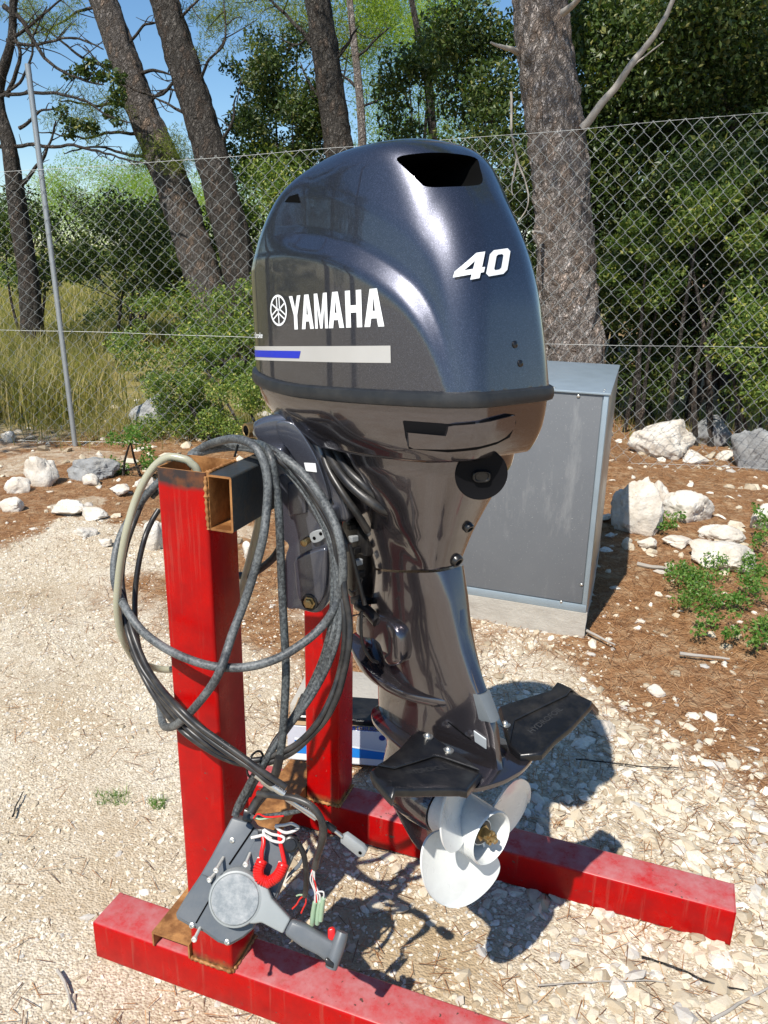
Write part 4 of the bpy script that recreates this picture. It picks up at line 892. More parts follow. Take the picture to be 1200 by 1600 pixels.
def cowl_F(P):
    x, y, z = P[..., 0], np.abs(P[..., 1]), P[..., 2]
    side = y-Wside(x)-.0117*(z-.13)
    dz = z-zcs(x); sl = .20+.36*np.clip((.30-x)/.25, 0, 1)
    # leans in at the crease, then a shallow hollow runs from the vent down and aft inside the shoulder, then rounds to the roof
    A = np.interp(dz, [-.3, 0, .012, .030, .042, .090, .105, .20, .35], [-.18, 0, .0072, .0180, .0205, .0235, .0262, .0499, .0963])
    Bc = np.where(dz > 0, .127*dz-.14*np.maximum(dz, 0)**2, .6*dz)
    fade = sstep((x+.06)/.12)*sstep((.375-x)/.08)
    sh = side+A*fade+Bc*(1-fade)
    f = smax(side, sh, .006)
    aft = x-xaft(z)+.22*y*y
    f = smax(f, aft, .030+.040*sstep((z-.15)/.28))
    front = -x-.1763+.95*y*y+.6455*np.maximum(0, z-.33)+3.226*np.maximum(0, z-.36)**2+.0136*(z-.13); f = smax(f, front*.9, .055)
    zt = .5137-.686*np.maximum(0, .14-x)**2-.83*np.maximum(0, x-.21)**2
    f = smax(f, z-zt+.60*y*y, .040)
    return f
SEAL = lambda x: .128+.55*np.maximum(0, .06-x)**2
cen = np.array([.08, 0, .25])
nu, nv = 340, 230
th = np.linspace(0, 2*np.pi, nu, endpoint=False); ph = np.linspace(-.62, np.pi/2-.004, nv)
TH, PH = np.meshgrid(th, ph); D = np.stack([np.cos(PH)*np.cos(TH)*1.0, np.cos(PH)*np.sin(TH)*.62, np.sin(PH)], -1); D /= np.linalg.norm(D, axis=-1)[..., None]
def march(D, F_, c0):
    lo, hi = np.zeros(D.shape[:-1]), np.full(D.shape[:-1], .9)
    for _ in range(34):
        md_ = (lo+hi)/2; ins = F_(c0+D*md_[..., None]) < 0; lo = np.where(ins, md_, lo); hi = np.where(ins, hi, md_)
    return c0+D*lo[..., None]
def cowl_cut(P):
    return np.maximum(cowl_F(P), (SEAL(P[..., 0])-P[..., 2]))
Pc = march(D, cowl_cut, cen); V = Pc.reshape(-1, 3); F = []
for j in range(nv-1):
    for i in range(nu):
        k = (i+1) % nu; F.append((j*nu+i, j*nu+k, (j+1)*nu+k, (j+1)*nu+i))
F.append(tuple((nv-1)*nu+i for i in range(nu))); F.append(tuple(range(nu))[::-1])
cowl = mm('cowling', V, F, MT['cowl'], auto=55)
# air intake: pocket cut under the hood at the upper aft end
def cut(target, cutter_bm, mat):
    me = bpy.data.meshes.new('cutter'); cutter_bm.to_mesh(me); cutter_bm.free(); me.materials.append(mat); co_ = bpy.data.objects.new('cutter', me); C.objects.link(co_)
    co_.matrix_world = target.matrix_world if target.parent is None else MM
    target.data.materials.append(mat); bpy.context.view_layer.update()
    md = target.modifiers.new('b', 'BOOLEAN'); md.object = co_; md.operation = 'DIFFERENCE'; md.solver = 'EXACT'; md.material_mode = 'TRANSFER'
    dg = bpy.context.evaluated_depsgraph_get(); new = bpy.data.meshes.new_from_object(target.evaluated_get(dg)); target.modifiers.clear(); target.data = new; print('cut', len(new.polygons))
    bpy.data.objects.remove(co_); new.set_sharp_from_angle(angle=R(40))
_bv = BVHTree.FromPolygons([tuple(map(float, v)) for v in V], F)
def csnap(px, py):
    cm = MR @ (CAM-MO); dm = MR @ ray(px, py); dm /= np.linalg.norm(dm); h = _bv.ray_cast(Vector(cm), Vector(dm))[0]
    return np.array(h) if h is not None else mot(px, py, 0, .22)
pk = np.array([csnap(*q) for q in ((620, 247), (650, 240), (700, 239), (742, 246), (750, 262), (754, 284), (740, 290), (700, 292), (668, 292), (655, 284), (634, 264))])
print('intake', pk.round(3))
pk = spline(pk, 4, True); inn = np.stack([pk[:, 0]*0+.02, pk[:, 1]*.85, pk[:, 2]*.9+.03], -1); mid_ = pk.copy(); mid_[:, 0] = pk[:, 0].min()-.004
out = pk.copy(); out[:, 0] = .48
cutp = loft_vf([inn, mid_, out]); cb_ = bmesh.new(); vs = [cb_.verts.new(tuple(v)) for v in cutp[0]]
for f in cutp[1]:
    try: cb_.faces.new([vs[i] for i in f])
    except ValueError: pass
bmesh.ops.recalc_face_normals(cb_, faces=cb_.faces[:])
cut(cowl, cb_, MT['dark'])
# BVH of the cowling for laying stickers on it
cowl_bvh = BVHTree.FromPolygons([tuple(map(float, v)) for v in V], F)
def lay(name, V2, F2, mat, parent, frame, off=.0007, cuts=0):
    """V2: points of a flat drawing, frame(u, v) -> (origin, direction) of the ray that presses it on the cowling"""
    bm = bmesh.new(); vs = [bm.verts.new((float(a), float(b), 0)) for a, b in V2]
    for f in F2:
        try: bm.faces.new([vs[i] for i in f])
        except ValueError: pass
    bmesh.ops.triangulate(bm, faces=bm.faces[:])
    for _ in range(cuts): bmesh.ops.subdivide_edges(bm, edges=[e for e in bm.edges if e.calc_length() > .012], cuts=1); bmesh.ops.triangulate(bm, faces=bm.faces[:])
    for v in bm.verts:
        o_, d_ = frame(v.co.x, v.co.y); hit, nrm, _, _ = cowl_bvh.ray_cast(Vector(o_), Vector(d_))
        if hit is None: hit = Vector(o_); nrm = -Vector(d_)
        if nrm.dot(Vector(d_)) > 0: nrm = -nrm
        v.co = hit+nrm*off
    bmesh.ops.recalc_face_normals(bm, faces=bm.faces[:]); return bmo(name, bm, mat, parent, world=False)
port = lambda u, v: ((u, -.4, v), (0, 1, 0)); aftf = lambda u, v: ((.7, u, v), (-1, 0, 0))
LET = {'Y': [[(0, 1), (.30, 1), (.5, .62), (.70, 1), (1, 1), (.65, .42), (.65, 0), (.35, 0), (.35, .42)]],
       'A': [[(0, 0), (.30, 0), (.36, .22), (.44, .42), (.5, .78), (.5, 1), (.32, 1)], [(1, 0), (.68, 1), (.5, 1), (.5, .78), (.56, .42), (.64, .22), (.70, 0)], [(.36, .22), (.64, .22), (.56, .42), (.44, .42)]],
       'M': [[(0, 0), (.22, 0), (.22, 1), (0, 1)], [(.78, 0), (1, 0), (1, 1), (.78, 1)], [(.22, 1), (.22, .62), (.41, 0), (.5, 0), (.5, .34), (.28, 1)], [(.78, 1), (.72, 1), (.5, .34), (.5, 0), (.59, 0), (.78, .62)]],
       'H': [[(0, 0), (.32, 0), (.32, 1), (0, 1)], [(.68, 0), (1, 0), (1, 1), (.68, 1)], [(.32, .40), (.68, .40), (.68, .60), (.32, .60)]]}

y00, y01, y10, y11 = csnap(461, 515), csnap(452, 463), csnap(601, 510), csnap(596, 450)
for ch_, a, b in (('Y', 0, .150), ('A', .150, .302), ('M', .318, .470), ('A', .478, .640), ('H', .660, .812), ('A', .832, 1.0)):
    Vv, Ff = [], []
    for poly in LET[ch_]:
        o0 = len(Vv); Vv += [(lambda u_, v_: (y01[0]+(y10[0]-y01[0])*u_, (y00[2]*(1-u_)+y10[2]*u_)*(1-v_)+(y01[2]*(1-u_)+y11[2]*u_)*v_))(a+(b-a)*x_, y_) for x_, y_ in poly]; Ff.append(tuple(range(o0, len(Vv))))
    lay('letter', Vv, Ff, MT['white'], cowl, port, .0008, 1)
# round emblem of three crossed tuning forks
def arc(cx, cz, r0, r1, n=40):
    V = [(cx+r*math.cos(k*2*math.pi/n), cz+r*math.sin(k*2*math.pi/n)) for r in (r0, r1) for k in range(n)]
    return V, [(k, (k+1) % n, n+(k+1) % n, n+k) for k in range(n)]
_e = csnap(435.5, 485); ex, ez, er = _e[0], _e[2], .0265; Vv, Ff = arc(ex, ez, er, er*.86)
for an in (90, 210, 330):
    ca, sa = math.cos(R(an)), math.sin(R(an))
    for (u0, u1, v0, v1) in ((-.84, .05, -.055, .055), (.05, .84, .10, .20), (.05, .84, -.20, -.10), (.0, .10, -.20, .20)):
        o0 = len(Vv)
        for u_, v_ in ((u0, v0), (u1, v0), (u1, v1), (u0, v1)): Vv.append((ex+er*(u_*ca-v_*sa), ez+er*(u_*sa+v_*ca)))
        Ff.append((o0, o0+1, o0+2, o0+3))
lay('emblem', Vv, Ff, MT['white'], cowl, port, .0008, 0)
def strip(x0, x1, za0, za1, zb0_, zb1, n=40, slant=0):
    V = [(x0+(x1-x0)*k/n, za0+(za1-za0)*k/n) for k in range(n+1)]+[(x0+(x1-x0)*k/n+(slant if k == n else 0), zb0_+(zb1-zb0_)*k/n) for k in range(n+1)]
    return V, [(k, k+1, n+2+k, n+1+k) for k in range(n)]
s1_, s2_, s3_, s4_ = csnap(412, 562), csnap(611, 567), csnap(410, 541), csnap(611, 540)
Vv, Ff = strip(-.165, s2_[0], s1_[2]-.002, s2_[2], s3_[2]-.001, s4_[2]); lay('stripe', Vv, Ff, MT['silver'], cowl, port, .0007)
_k = csnap(468, 558)[0]; Vv, Ff = strip(-.160, _k, s1_[2]+.004, s2_[2]*.5+s1_[2]*.5+.004, s3_[2]-.008, s4_[2]*.35+s3_[2]*.65-.008, slant=.006); lay('stripe_inlay', Vv, Ff, MT['blue'], cowl, port, .0012)
V_, F_ = text_mesh('Four Stroke', .014, .0002, 1, .3); w_ = V_[:, 0].max()
lay('small_lettering', [(csnap(411, 528)[0]-w_+a, csnap(411, 528)[2]+b) for a, b, _ in V_], F_, MT['white'], cowl, port, .0008)
# the number on the aft face: slanted digits with a dark offset outline
FOUR = [[(0, .30), (.62, 1), (.96, 1), (.96, .0), (.62, .0), (.62, .18), (0, .18)]]
four_h = [(.62, .36), (.36, .36), (.62, .68)]
def digit4():
    V = [(0, .20), (.60, .20), (.60, 0), (.92, 0), (.92, .20), (1.04, .20), (1.04, .40), (.92, .40), (.92, 1), (.58, 1), (0, .42), (.60, .40), (.30, .40), (.60, .70)]
    return V, [(0, 1, 11, 12), (0, 12, 10), (10, 12, 13), (10, 13, 9), (13, 11, 1, 1) if False else (13, 7, 8), (13, 8, 9), (11, 1, 2, 3, 4, 7), (11, 7, 13), (4, 5, 6, 7)]
def digit0():
    o_ = [(.16, 0), (.84, 0), (1, .14), (1, .86), (.84, 1), (.16, 1), (0, .86), (0, .14)]; i_ = [(.40, .20), (.60, .20), (.68, .26), (.68, .74), (.60, .80), (.40, .80), (.34, .74), (.34, .26)]
    return o_+i_, [(k, (k+1) % 8, 8+(k+1) % 8, 8+k) for k in range(8)]
nn_ = np.array([.88, -.475, 0]); pj = lambda q: float(q[1]-(q[0]-.35)*nn_[1]/nn_[0])
aftn = lambda u, v: ((.35+nn_[0]*.3, u+nn_[1]*.3, v), (-nn_[0], -nn_[1], 0))
nL, nR = pj(csnap(704, 430)), pj(csnap(797, 405)); nz0 = csnap(750, 433)[2]; print('num', nL, nR, nz0)
for dx, dz_, mt, nm, of in ((.0025, -.0030, 'shadowvinyl', 'number_outline', .0004), (0, 0, 'white', 'number', .0007)):
    for (Vd, Fd), y0, w_ in ((digit4(), nL, (nR-nL)*.44), (digit0(), nL+(nR-nL)*.50, (nR-nL)*.40)):
        VV = [(y0+w_*a+.016*b+dx, nz0+.0385*b+(y0+w_*a-(nL+nR)/2)*.14+dz_) for a, b in Vd]; lay(nm, VV, Fd, MT[mt], cowl, aftn, of, 2)
for px, py in ((783, 538), (789, 567)):
    q = mot(px, py, 0, .355); hit, nrm, _, _ = cowl_bvh.ray_cast(Vector((.7, q[1], q[2])), Vector((-1, 0, 0)))
    V_, F_ = lathe_vf(np.array(hit)-np.array(nrm)*.0005, nrm, [(0, .0058), (.002, .0055), (.0035, .0035), (.004, .001)], 16); mm('rubber_plug', V_, F_, MT['black'], cowl)
# small triangular side vent
vp = [csnap(px, py) for px, py in ((445, 316), (452, 307), (466, 303), (470, 317))]
lay('side_vent', [(a[0], a[2]) for a in vp], [(0, 1, 2, 3)], MT['dark'], cowl, port, .0009, 1)

# outline of the cowling foot, at a given offset
def foot(off, dz=0.0, n=160, front_pull=0.0):
    P = []
    for k in range(n):
        a = k*2*math.pi/n; d_ = np.array([math.cos(a), math.sin(a)*.6]); d_ /= np.linalg.norm(d_); lo_, hi_ = 0, .6
        for _ in range(26):
            m_ = (lo_+hi_)/2; x_, y_ = .08+d_[0]*m_, d_[1]*m_
            if cowl_F(np.array([x_, y_, float(SEAL(x_))+.004])) < 0: lo_ = m_
            else: hi_ = m_
        P.append((.08+d_[0]*lo_, d_[1]*lo_))
    P = np.array(P); T = np.roll(P, -1, 0)-np.roll(P, 1, 0); T /= np.linalg.norm(T, axis=1)[:, None]; N = np.stack([T[:, 1], -T[:, 0]], -1)
    P = P+N*off; return P
FT = foot(0)
def foot_ring(off, dz, sx=1.0, fp=0.0):
    T = np.roll(FT, -1, 0)-np.roll(FT, 1, 0); T /= np.linalg.norm(T, axis=1)[:, None]; N = np.stack([T[:, 1], -T[:, 0]], -1); P = FT+N*off
    x = P[:, 0]; z = SEAL(x)+dz; x2 = x+fp*np.clip((.15-x)/.4, 0, 1); return np.stack([x2, P[:, 1], z], -1)
V_, F_ = loft_vf([foot_ring(-.004, .004), foot_ring(.003, .004), foot_ring(.0075, .001), foot_ring(.0088, -.006), foot_ring(.0088, -.013), foot_ring(.0065, -.018), foot_ring(.001, -.020), foot_ring(-.01, -.020)])
mm('rubber_seal', V_, F_, MT['seal'])
# lower cowling
def lring(t):                                        # t 0 at the seal, 1 at the lower line
    off = -.002-.006*t-.016*t**3; P = foot_ring(off, -.019, fp=0); x = P[:, 0]; zt0 = P[:, 2]
    zl = .022+.20*np.maximum(0, .03-x)**1.15+.10*np.maximum(0, x-.30)
    z = zt0+(zl-zt0)*t; sc = 1-.16*np.clip((.12-x)/.35, 0, 1)*t**1.6
    return np.stack([.10+(x-.10)*(1-.10*t*t*(x < .1)), P[:, 1]*(1-.05*t**2)*sc, z], -1)
rings = [lring(t_) for t_ in np.linspace(0, 1, 12)]
last = rings[-1]; c_ = last.mean(0)
for s_, dz_ in ((.985, -.004), (.93, -.007), (.6, -.006)): rings.append(c_*np.array([1, 1, 0])+(last-c_*np.array([1, 1, 0]))*np.array([s_, s_, 1])+np.array([0, 0, dz_]))
V_, F_ = loft_vf(rings); lowc = mm('lower_cowling', V_, F_, MT['lower'], auto=50)
low_bvh = BVHTree.FromPolygons([tuple(map(float, v)) for v in V_], F_)
def press(V2, F2, bvh, frame, off, name, mat, parent, thick=0.0, cuts=2):
    bm = bmesh.new(); vs = [bm.verts.new((float(a), float(b), 0)) for a, b in V2]
    for f in F2: bm.faces.new([vs[i] for i in f])
    bmesh.ops.triangulate(bm, faces=bm.faces[:])
    for _ in range(cuts): bmesh.ops.subdivide_edges(bm, edges=[e for e in bm.edges if e.calc_length() > .010], cuts=1); bmesh.ops.triangulate(bm, faces=bm.faces[:])
    hs = {}
    for v in bm.verts:
        o_, d_ = frame(v.co.x, v.co.y); hit, nrm, _, _ = bvh.ray_cast(Vector(o_), Vector(d_))
        if hit is None: hit = Vector(o_)+Vector(d_)*.3; nrm = -Vector(d_)
        if nrm.dot(Vector(d_)) > 0: nrm = -nrm
        v.co = hit+nrm*off; hs[v.index] = nrm.copy()
    if thick:
        bmesh.ops.recalc_face_normals(bm, faces=bm.faces[:]); r_ = bmesh.ops.extrude_face_region(bm, geom=bm.faces[:])
        for v in [g_ for g_ in r_['geom'] if isinstance(g_, bmesh.types.BMVert)]: v.co -= Vector(frame(0, 0)[1])*thick
        bmesh.ops.recalc_face_normals(bm, faces=bm.faces[:])
    return bmo(name, bm, mat, parent, world=False, auto=35)
# latch recess and lever at the aft port corner, drawn in the view along the corner normal
_n = np.array([.93, -.36, 0]); _n /= np.linalg.norm(_n); _t = np.array([-_n[1], _n[0], 0]); _c0 = np.array([.30, -.03, 0])
def cframe(u, v): o_ = _c0+_n*.35+_t*u+np.array([0, 0, v]); return tuple(o_), tuple(-_n)
def to_uv(px, py):
    cm = MR @ (CAM-MO); dm = MR @ ray(px, py); P0 = _c0+_n*.075; tt_ = ((P0-cm) @ _n)/(dm @ _n); q = cm+dm*tt_; return float((q-_c0) @ _t), float(q[2])
rec = [to_uv(*q) for q in ((652, 664), (706, 662), (790, 646), (805, 648), (809, 660), (800, 684), (776, 694), (706, 708), (664, 710), (657, 690))]
press(rec, [tuple(range(len(rec)))], low_bvh, cframe, .0016, 'latch_recess', MT['matte'], lowc)  # black sheet on the surface stands in for the shade of a recess
lev = [to_uv(*q) for q in ((658, 681), (698, 680), (699, 665), (706, 663), (798, 648), (802, 652), (800, 668), (786, 681), (772, 687), (710, 700), (668, 707), (662, 704))]
press(lev, [(0, 1, 9, 10, 11), (1, 2, 3, 8, 9), (3, 4, 5, 6, 7, 8)], low_bvh, cframe, .0035, 'latch_lever', MT['lower'], lowc, .007)

# upper casing
def sring(z, x0, x1, wd, pa=3.4, pf=2.2, wa=None, k=72): return ring(z, x0, x1, wd, pf, pa, k, wa)
rs = []
_UP = ((.045, -.07, .350, .118, .098), (.02, -.055, .350, .114, .096), (-.01, -.035, .346, .110, .092), (-.05, -.012, .326, .096, .080), (-.10, .012, .300, .078, .066), (-.15, .032, .276, .063, .052), (-.19, .046, .258, .054, .044), (-.205, .050, .252, .052, .042))
_zz = np.array([q[0] for q in _UP])[::-1]; _UPI = [tuple([z]+[float(np.interp(z, _zz, np.array([q[k] for q in _UP])[::-1])) for k in (1, 2, 3, 4)]) for z in np.linspace(.045, -.205, 36)]
for z, x0, x1, wd, wa in _UPI:
    r_ = sring(z, x0, x1, wd, wa=wa); r_[:, 2] += -.22*(r_[:, 0]-.15)*0-(.15-r_[:, 0])*.20*np.clip((.05-z)/.2, 0, 1)
    ln_ = .085+(.02-z)*.62; st_ = sstep((r_[:, 0]-ln_+.020)/.040); r_[:, 1] *= 1-.13*(1-st_)*np.clip((.03-z)/.05, 0, 1); rs.append(r_)
V_, F_ = loft_vf(rs); upc = mm('upper_casing', V_, F_, MT['lower'], auto=50)
up_bvh = BVHTree.FromPolygons([tuple(map(float, v)) for v in V_], F_)
# round recess with the oval plug
def snap(px, py, bvh, ax=0, val=.5):
    cm = MR @ (CAM-MO); dm = MR @ ray(px, py); dm /= np.linalg.norm(dm); h, n_, _, _ = bvh.ray_cast(Vector(cm), Vector(dm))
    return (np.array(h), np.array(n_)) if h is not None else (cm+dm*1.6, -dm)
h0, n0 = snap(750, 738, up_bvh)
if n0 @ (MR @ (CAM-MO)-h0) < 0: n0 = -n0
n0 = np.array([.80, -.60, -.12]); n0 /= np.linalg.norm(n0); h0 = h0+n0*.012
pk_, pf_ = lathe_vf(h0-n0*.045, n0, [(0, .036), (.040, .0415), (.0455, .0420), (.0475, .0405), (.0465, .036), (.0455, .020)], 48); mm('recess_disc', pk_, pf_, MT['matte'], upc)
def oval_vf(c, n, a, b, h, up=np.array([0, 0, 1.0]), rot=0, k=28, pw=3.0, lip=.2):
    n = n/np.linalg.norm(n); u = np.cross(up, n); u /= np.linalg.norm(u); v = np.cross(n, u); cr, sr = math.cos(rot), math.sin(rot); u, v = u*cr+v*sr, v*cr-u*sr
    t_ = np.arange(k)*2*np.pi/k; cx = np.sign(np.cos(t_))*np.abs(np.cos(t_))**(2/pw); sy = np.sign(np.sin(t_))*np.abs(np.sin(t_))**(2/pw); R_ = []
    for hh, s_ in ((0, 1), (h*.7, 1), (h, 1-lip*.5), (h, 1-lip), (h*.55, 1-lip*1.8), (h*.5, .05)): R_.append(c+n*hh+cx[:, None]*u*a*s_+sy[:, None]*v*b*s_)
    return loft_vf(R_)
V_, F_ = oval_vf(h0+n0*.0008+np.array([0, 0, -.002]), n0, .0145, .0095, .006); mm('oval_plug', V_, F_, MT['black'], upc)
for px, py, r_, nm in ((731, 823, .0095, 'drain_fitting'), (713, 875, .0115, 'rubber_outlet')):
    h_, n_ = snap(px, py, up_bvh)
    if n_ @ (MR @ (CAM-MO)-h_) < 0: n_ = -n_
    n_ = n_+np.array([0, 0, -.25]); n_ /= np.linalg.norm(n_)
    V_, F_ = lathe_vf(h_-n_*.003, n_, [(0, r_), (.008, r_), (.010, r_*.9), (.0102, r_*.62), (.004, r_*.55)], 24); mm(nm, V_, F_, MT['black'], upc)

# lower casing
rs = []
for z, x0, x1, wd, wa in ((-.2085, .052, .256, .051, .040), (-.215, .051, .258, .051, .040), (-.26, .040, .273, .049, .034), (-.30, .030, .283, .047, .030), (-.34, .026, .298, .045, .026), (-.38, .030, .317, .043, .022), (-.41, .036, .335, .041, .018), (-.44, .042, .352, .038, .014), (-.47, .046, .360, .036, .013), (-.50, .046, .364, .036, .013), (-.526, .048, .368, .038, .014)):
    r_ = ring(z, x0, x1, wd, 2.0, 4.6, 96, wa); r_[:, 2] -= (.15-r_[:, 0])*.20*np.clip((z+.42)/.2, 0, 1); rs.append(r_)
V_, F_ = loft_vf(rs); lwc = mm('lower_casing', V_, F_, MT['lower'], auto=50)
lw_bvh = BVHTree.FromPolygons([tuple(map(float, v)) for v in V_], F_)
# raised spine along the aft edge
rs = []
for z, x, wd in ((-.225, .252, .0165), (-.26, .268, .0160), (-.30, .279, .0150), (-.34, .293, .0140), (-.38, .3125, .0130), (-.395, .321, .0125)):
    rs.append(np.array([(x-.03, -wd, z), (x+.002, -wd, z), (x+.008, -wd*.8, z), (x+.010, -wd*.3, z), (x+.010, wd*.3, z), (x+.008, wd*.8, z), (x+.002, wd, z), (x-.03, wd, z)]))
V_, F_ = loft_vf(rs); mm('aft_spine', V_, F_, MT['lower'], lwc)
rs = []
for z, x, wd in ((-.3965, .323, .0160), (-.410, .331, .0158), (-.436, .346, .0150), (-.440, .348, .0135)):
    rs.append(np.array([(x-.035, -wd, z-.012), (x+.001, -wd, z), (x+.010, -wd*.8, z), (x+.0125, -wd*.3, z), (x+.0125, wd*.3, z), (x+.010, wd*.8, z), (x+.001, wd, z), (x-.035, wd, z-.012)]))
V_, F_ = loft_vf(rs); mm('grey_cap', V_, F_, MT['greycap'], lwc)
rs = []
for z, x, wd in ((-.442, .350, .0115), (-.46, .358, .0105), (-.50, .364, .0095), (-.5265, .370, .0100), (-.531, .374, .014)):
    rs.append(np.array([(x-.05, -wd*1.2, z), (x-.004, -wd, z), (x+.003, -wd*.7, z), (x+.005, 0, z), (x+.003, wd*.7, z), (x-.004, wd, z), (x-.05, wd*1.2, z)]))
V_, F_ = loft_vf(rs); mm('trailing_edge', V_, F_, MT['lower'], lwc)
def plate(name, outline, z_of, th_, mat, parent, nx=1, lip=.002, rounds=3):
    """thin plate from an outline (x, half width) with a rounded rim"""
    o_ = spline(np.array([(x, y) for x, y in outline]+[(x, -y) for x, y in outline[::-1][1:-1]] if outline[0][1] == 0 and outline[-1][1] == 0 else [(x, y) for x, y in outline]+[(x, -y) for x, y in outline[::-1]]), 6, True)
    c_ = np.array([o_[:, 0].mean(), 0]); rs_ = []
    for s_, dz_ in ((.5, th_/2), (1-lip*12, th_/2), (1-lip*3, th_*.40), (1, 0), (1-lip*3, -th_*.40), (1-lip*12, -th_/2), (.5, -th_/2)):
        q = c_+(o_-c_)*s_; rs_.append(np.stack([q[:, 0], q[:, 1], z_of(q[:, 0], q[:, 1])+dz_], -1))
    V_, F_ = loft_vf(rs_); return mm(name, V_, F_, mat, parent, auto=50)
plate('splash_plate', [(-.018, 0), (-.010, .030), (.02, .050), (.07, .064), (.12, .064), (.17, .055), (.22, .043), (.26, .032), (.285, .020), (.29, 0)],
      lambda x, y: -.392-.048*sstep((x+.02)/.22)+.010*sstep((x-.2)/.1)-.25*np.maximum(0, np.abs(y)-.02)*sstep((.25-x)/.2), .016, MT['lower'], lwc)
plate('cavitation_plate', [(.045, 0), (.055, .030), (.10, .058), (.20, .078), (.30, .088), (.362, .088), (.384, .074), (.398, .03), (.400, 0)], lambda x, y: -.531+x*0-.05*np.maximum(0, np.abs(y)-.03)*(x < .33), .009, MT['lower'], lwc)
# square zinc in the side
cm = MR @ (CAM-MO)
zq = [snap(px, py, lw_bvh)[0] for px, py in ((741, 1140), (761, 1154), (761, 1170), (743, 1158))]; nz = np.cross(zq[1]-zq[0], zq[3]-zq[0]); nz /= np.linalg.norm(nz); nz = nz if nz[1] < 0 else -nz
bmo('zinc_plate', prism_bm([q+nz*.0005 for q in zq], nz*.003, .0008, 1), MT['anode'], lwc, world=False)
for k in range(3):
    a = snap(700+k*11, 1126+k*9+2, lw_bvh)[0]; b = snap(716+k*10, 1138+k*8+2, lw_bvh)[0]
    V_, F_ = tube_vf([a-nz*.0005, b-nz*.0005], .0017, 6); mm('water_inlet_slot', V_, F_, MT['dark'], lwc)
# gear case: strut, torpedo, skeg
rs = [ring(z, x0, x1, wd, 2.0, 2.4, 60) for z, x0, x1, wd in ((-.536, .050, .330, .030), (-.57, .066, .315, .026), (-.60, .070, .290, .026), (-.64, .062, .262, .034))]
V_, F_ = loft_vf(rs); gc = mm('gear_housing', V_, F_, MT['lower'])
V_, F_ = lathe_vf((.058, 0, -.674), (1, 0, 0), [(0, .001), (.003, .010), (.011, .022), (.026, .035), (.048, .045), (.08, .052), (.12, .054), (.16, .052), (.176, .050)], 40); mm('bullet', V_, F_, MT['lower'], gc)
rs = []
for z, x0, x1, wd in ((-.715, .06, .232, .012), (-.745, .085, .230, .008), (-.77, .110, .226, .006), (-.795, .140, .222, .0045), (-.802, .155, .215, .003)): rs.append(ring(z, x0, x1, wd, 2, 2, 40))
V_, F_ = loft_vf(rs); mm('skeg', V_, F_, MT['lower'], gc)
# port side pipe cover
o_ = [snap(px, py, lw_bvh)[0] for px, py in ((578, 952), (592, 958), (612, 966), (630, 982), (636, 1000), (637, 1022), (632, 1034), (618, 1037), (612, 1020), (604, 1000), (590, 990), (578, 982))]
nc = np.array([.15, -1, 0]); nc /= np.linalg.norm(nc); base_y = min(q[1] for q in o_)
cv = [np.array([q[0], -.040, q[2]]) for q in spline(np.array(o_), 4, True)]; c0 = np.mean(cv, 0); rs = []
for dd_, s_ in ((0, 1.0), (.014, 1.0), (.019, .95), (.022, .84), (.023, .6)): rs.append(np.array([c0+(q-c0)*s_+np.array([0, -dd_, 0]) for q in cv]))
V_, F_ = loft_vf(rs); pc = mm('water_pipe_cover', V_, F_, MT['lower'], lwc)
a = mot(560, 945, 1, -.055); b = mot(590, 972, 1, -.06)
V_, F_ = tube_vf(spline([a, (a+b)/2+np.array([0, 0, .004]), b], 6), .011, 12); mm('cover_neck', V_, F_, MT['black'], lwc)
bmo('cover_bracket', box_bm(a[0]-.02, a[0]+.012, -.06, -.03, a[2]-.002, a[2]+.012, .002), MT['black'], lwc, world=False)

# ---------------------------------------------------------------- propeller
pr0 = np.array([.236, 0, -.674]); prop = None
V_, F_ = lathe_vf(pr0, (1, 0, 0), [(0, .046), (.01, .049), (.05, .051), (.105, .0495), (.117, .0505), (.120, .0485), (.116, .0460), (.03, .044)], 56)
prop = mm('propeller', V_, F_, MT['prop'])
V_, F_ = lathe_vf(pr0+np.array([.022, 0, 0]), (1, 0, 0), [(0, .026), (.070, .026), (.074, .024), (.074, .016), (.060, .015)], 36); mm('inner_hub', V_, F_, MT['prop'], prop)
V_, F_ = lathe_vf(pr0+np.array([.06, 0, 0]), (1, 0, 0), [(0, .024), (.036, .0225), (.038, .021)], 28); mm('rubber_bush', V_, F_, MT['black'], prop)
for k in range(3):
    a = R(50+120*k); d_ = np.array([0, math.cos(a), math.sin(a)]); q = np.array([0, -math.sin(a), math.cos(a)])*.0028
    P4 = [pr0+np.array([.035, 0, 0])+d_*.024-q, pr0+np.array([.035, 0, 0])+d_*.0445-q, pr0+np.array([.035, 0, 0])+d_*.0445+q, pr0+np.array([.035, 0, 0])+d_*.024+q]
    bmo('hub_rib', prism_bm(P4, (.055, 0, 0), .0008, 1), MT['prop'], prop, world=False)
V_, F_ = lathe_vf(pr0+np.array([.095, 0, 0]), (1, 0, 0), [(0, .0155), (.004, .0155), (.0045, .011), (.020, .011), (.0205, .0065), (.034, .0062), (.036, .004)], 6); mm('prop_nut', V_, F_, MT['brass'], prop, smooth=False, auto=None)
for k in range(6):
    a = R(60*k); d_ = np.array([0, math.cos(a), math.sin(a)]); q = np.array([0, -math.sin(a), math.cos(a)])*.003; o0 = pr0+np.array([.112, 0, 0])
    bmo('nut_castle', prism_bm([o0+d_*.006-q, o0+d_*.0125-q, o0+d_*.0125+q, o0+d_*.006+q], (.009, 0, 0), .0008, 1), MT['brass'], prop, world=False)
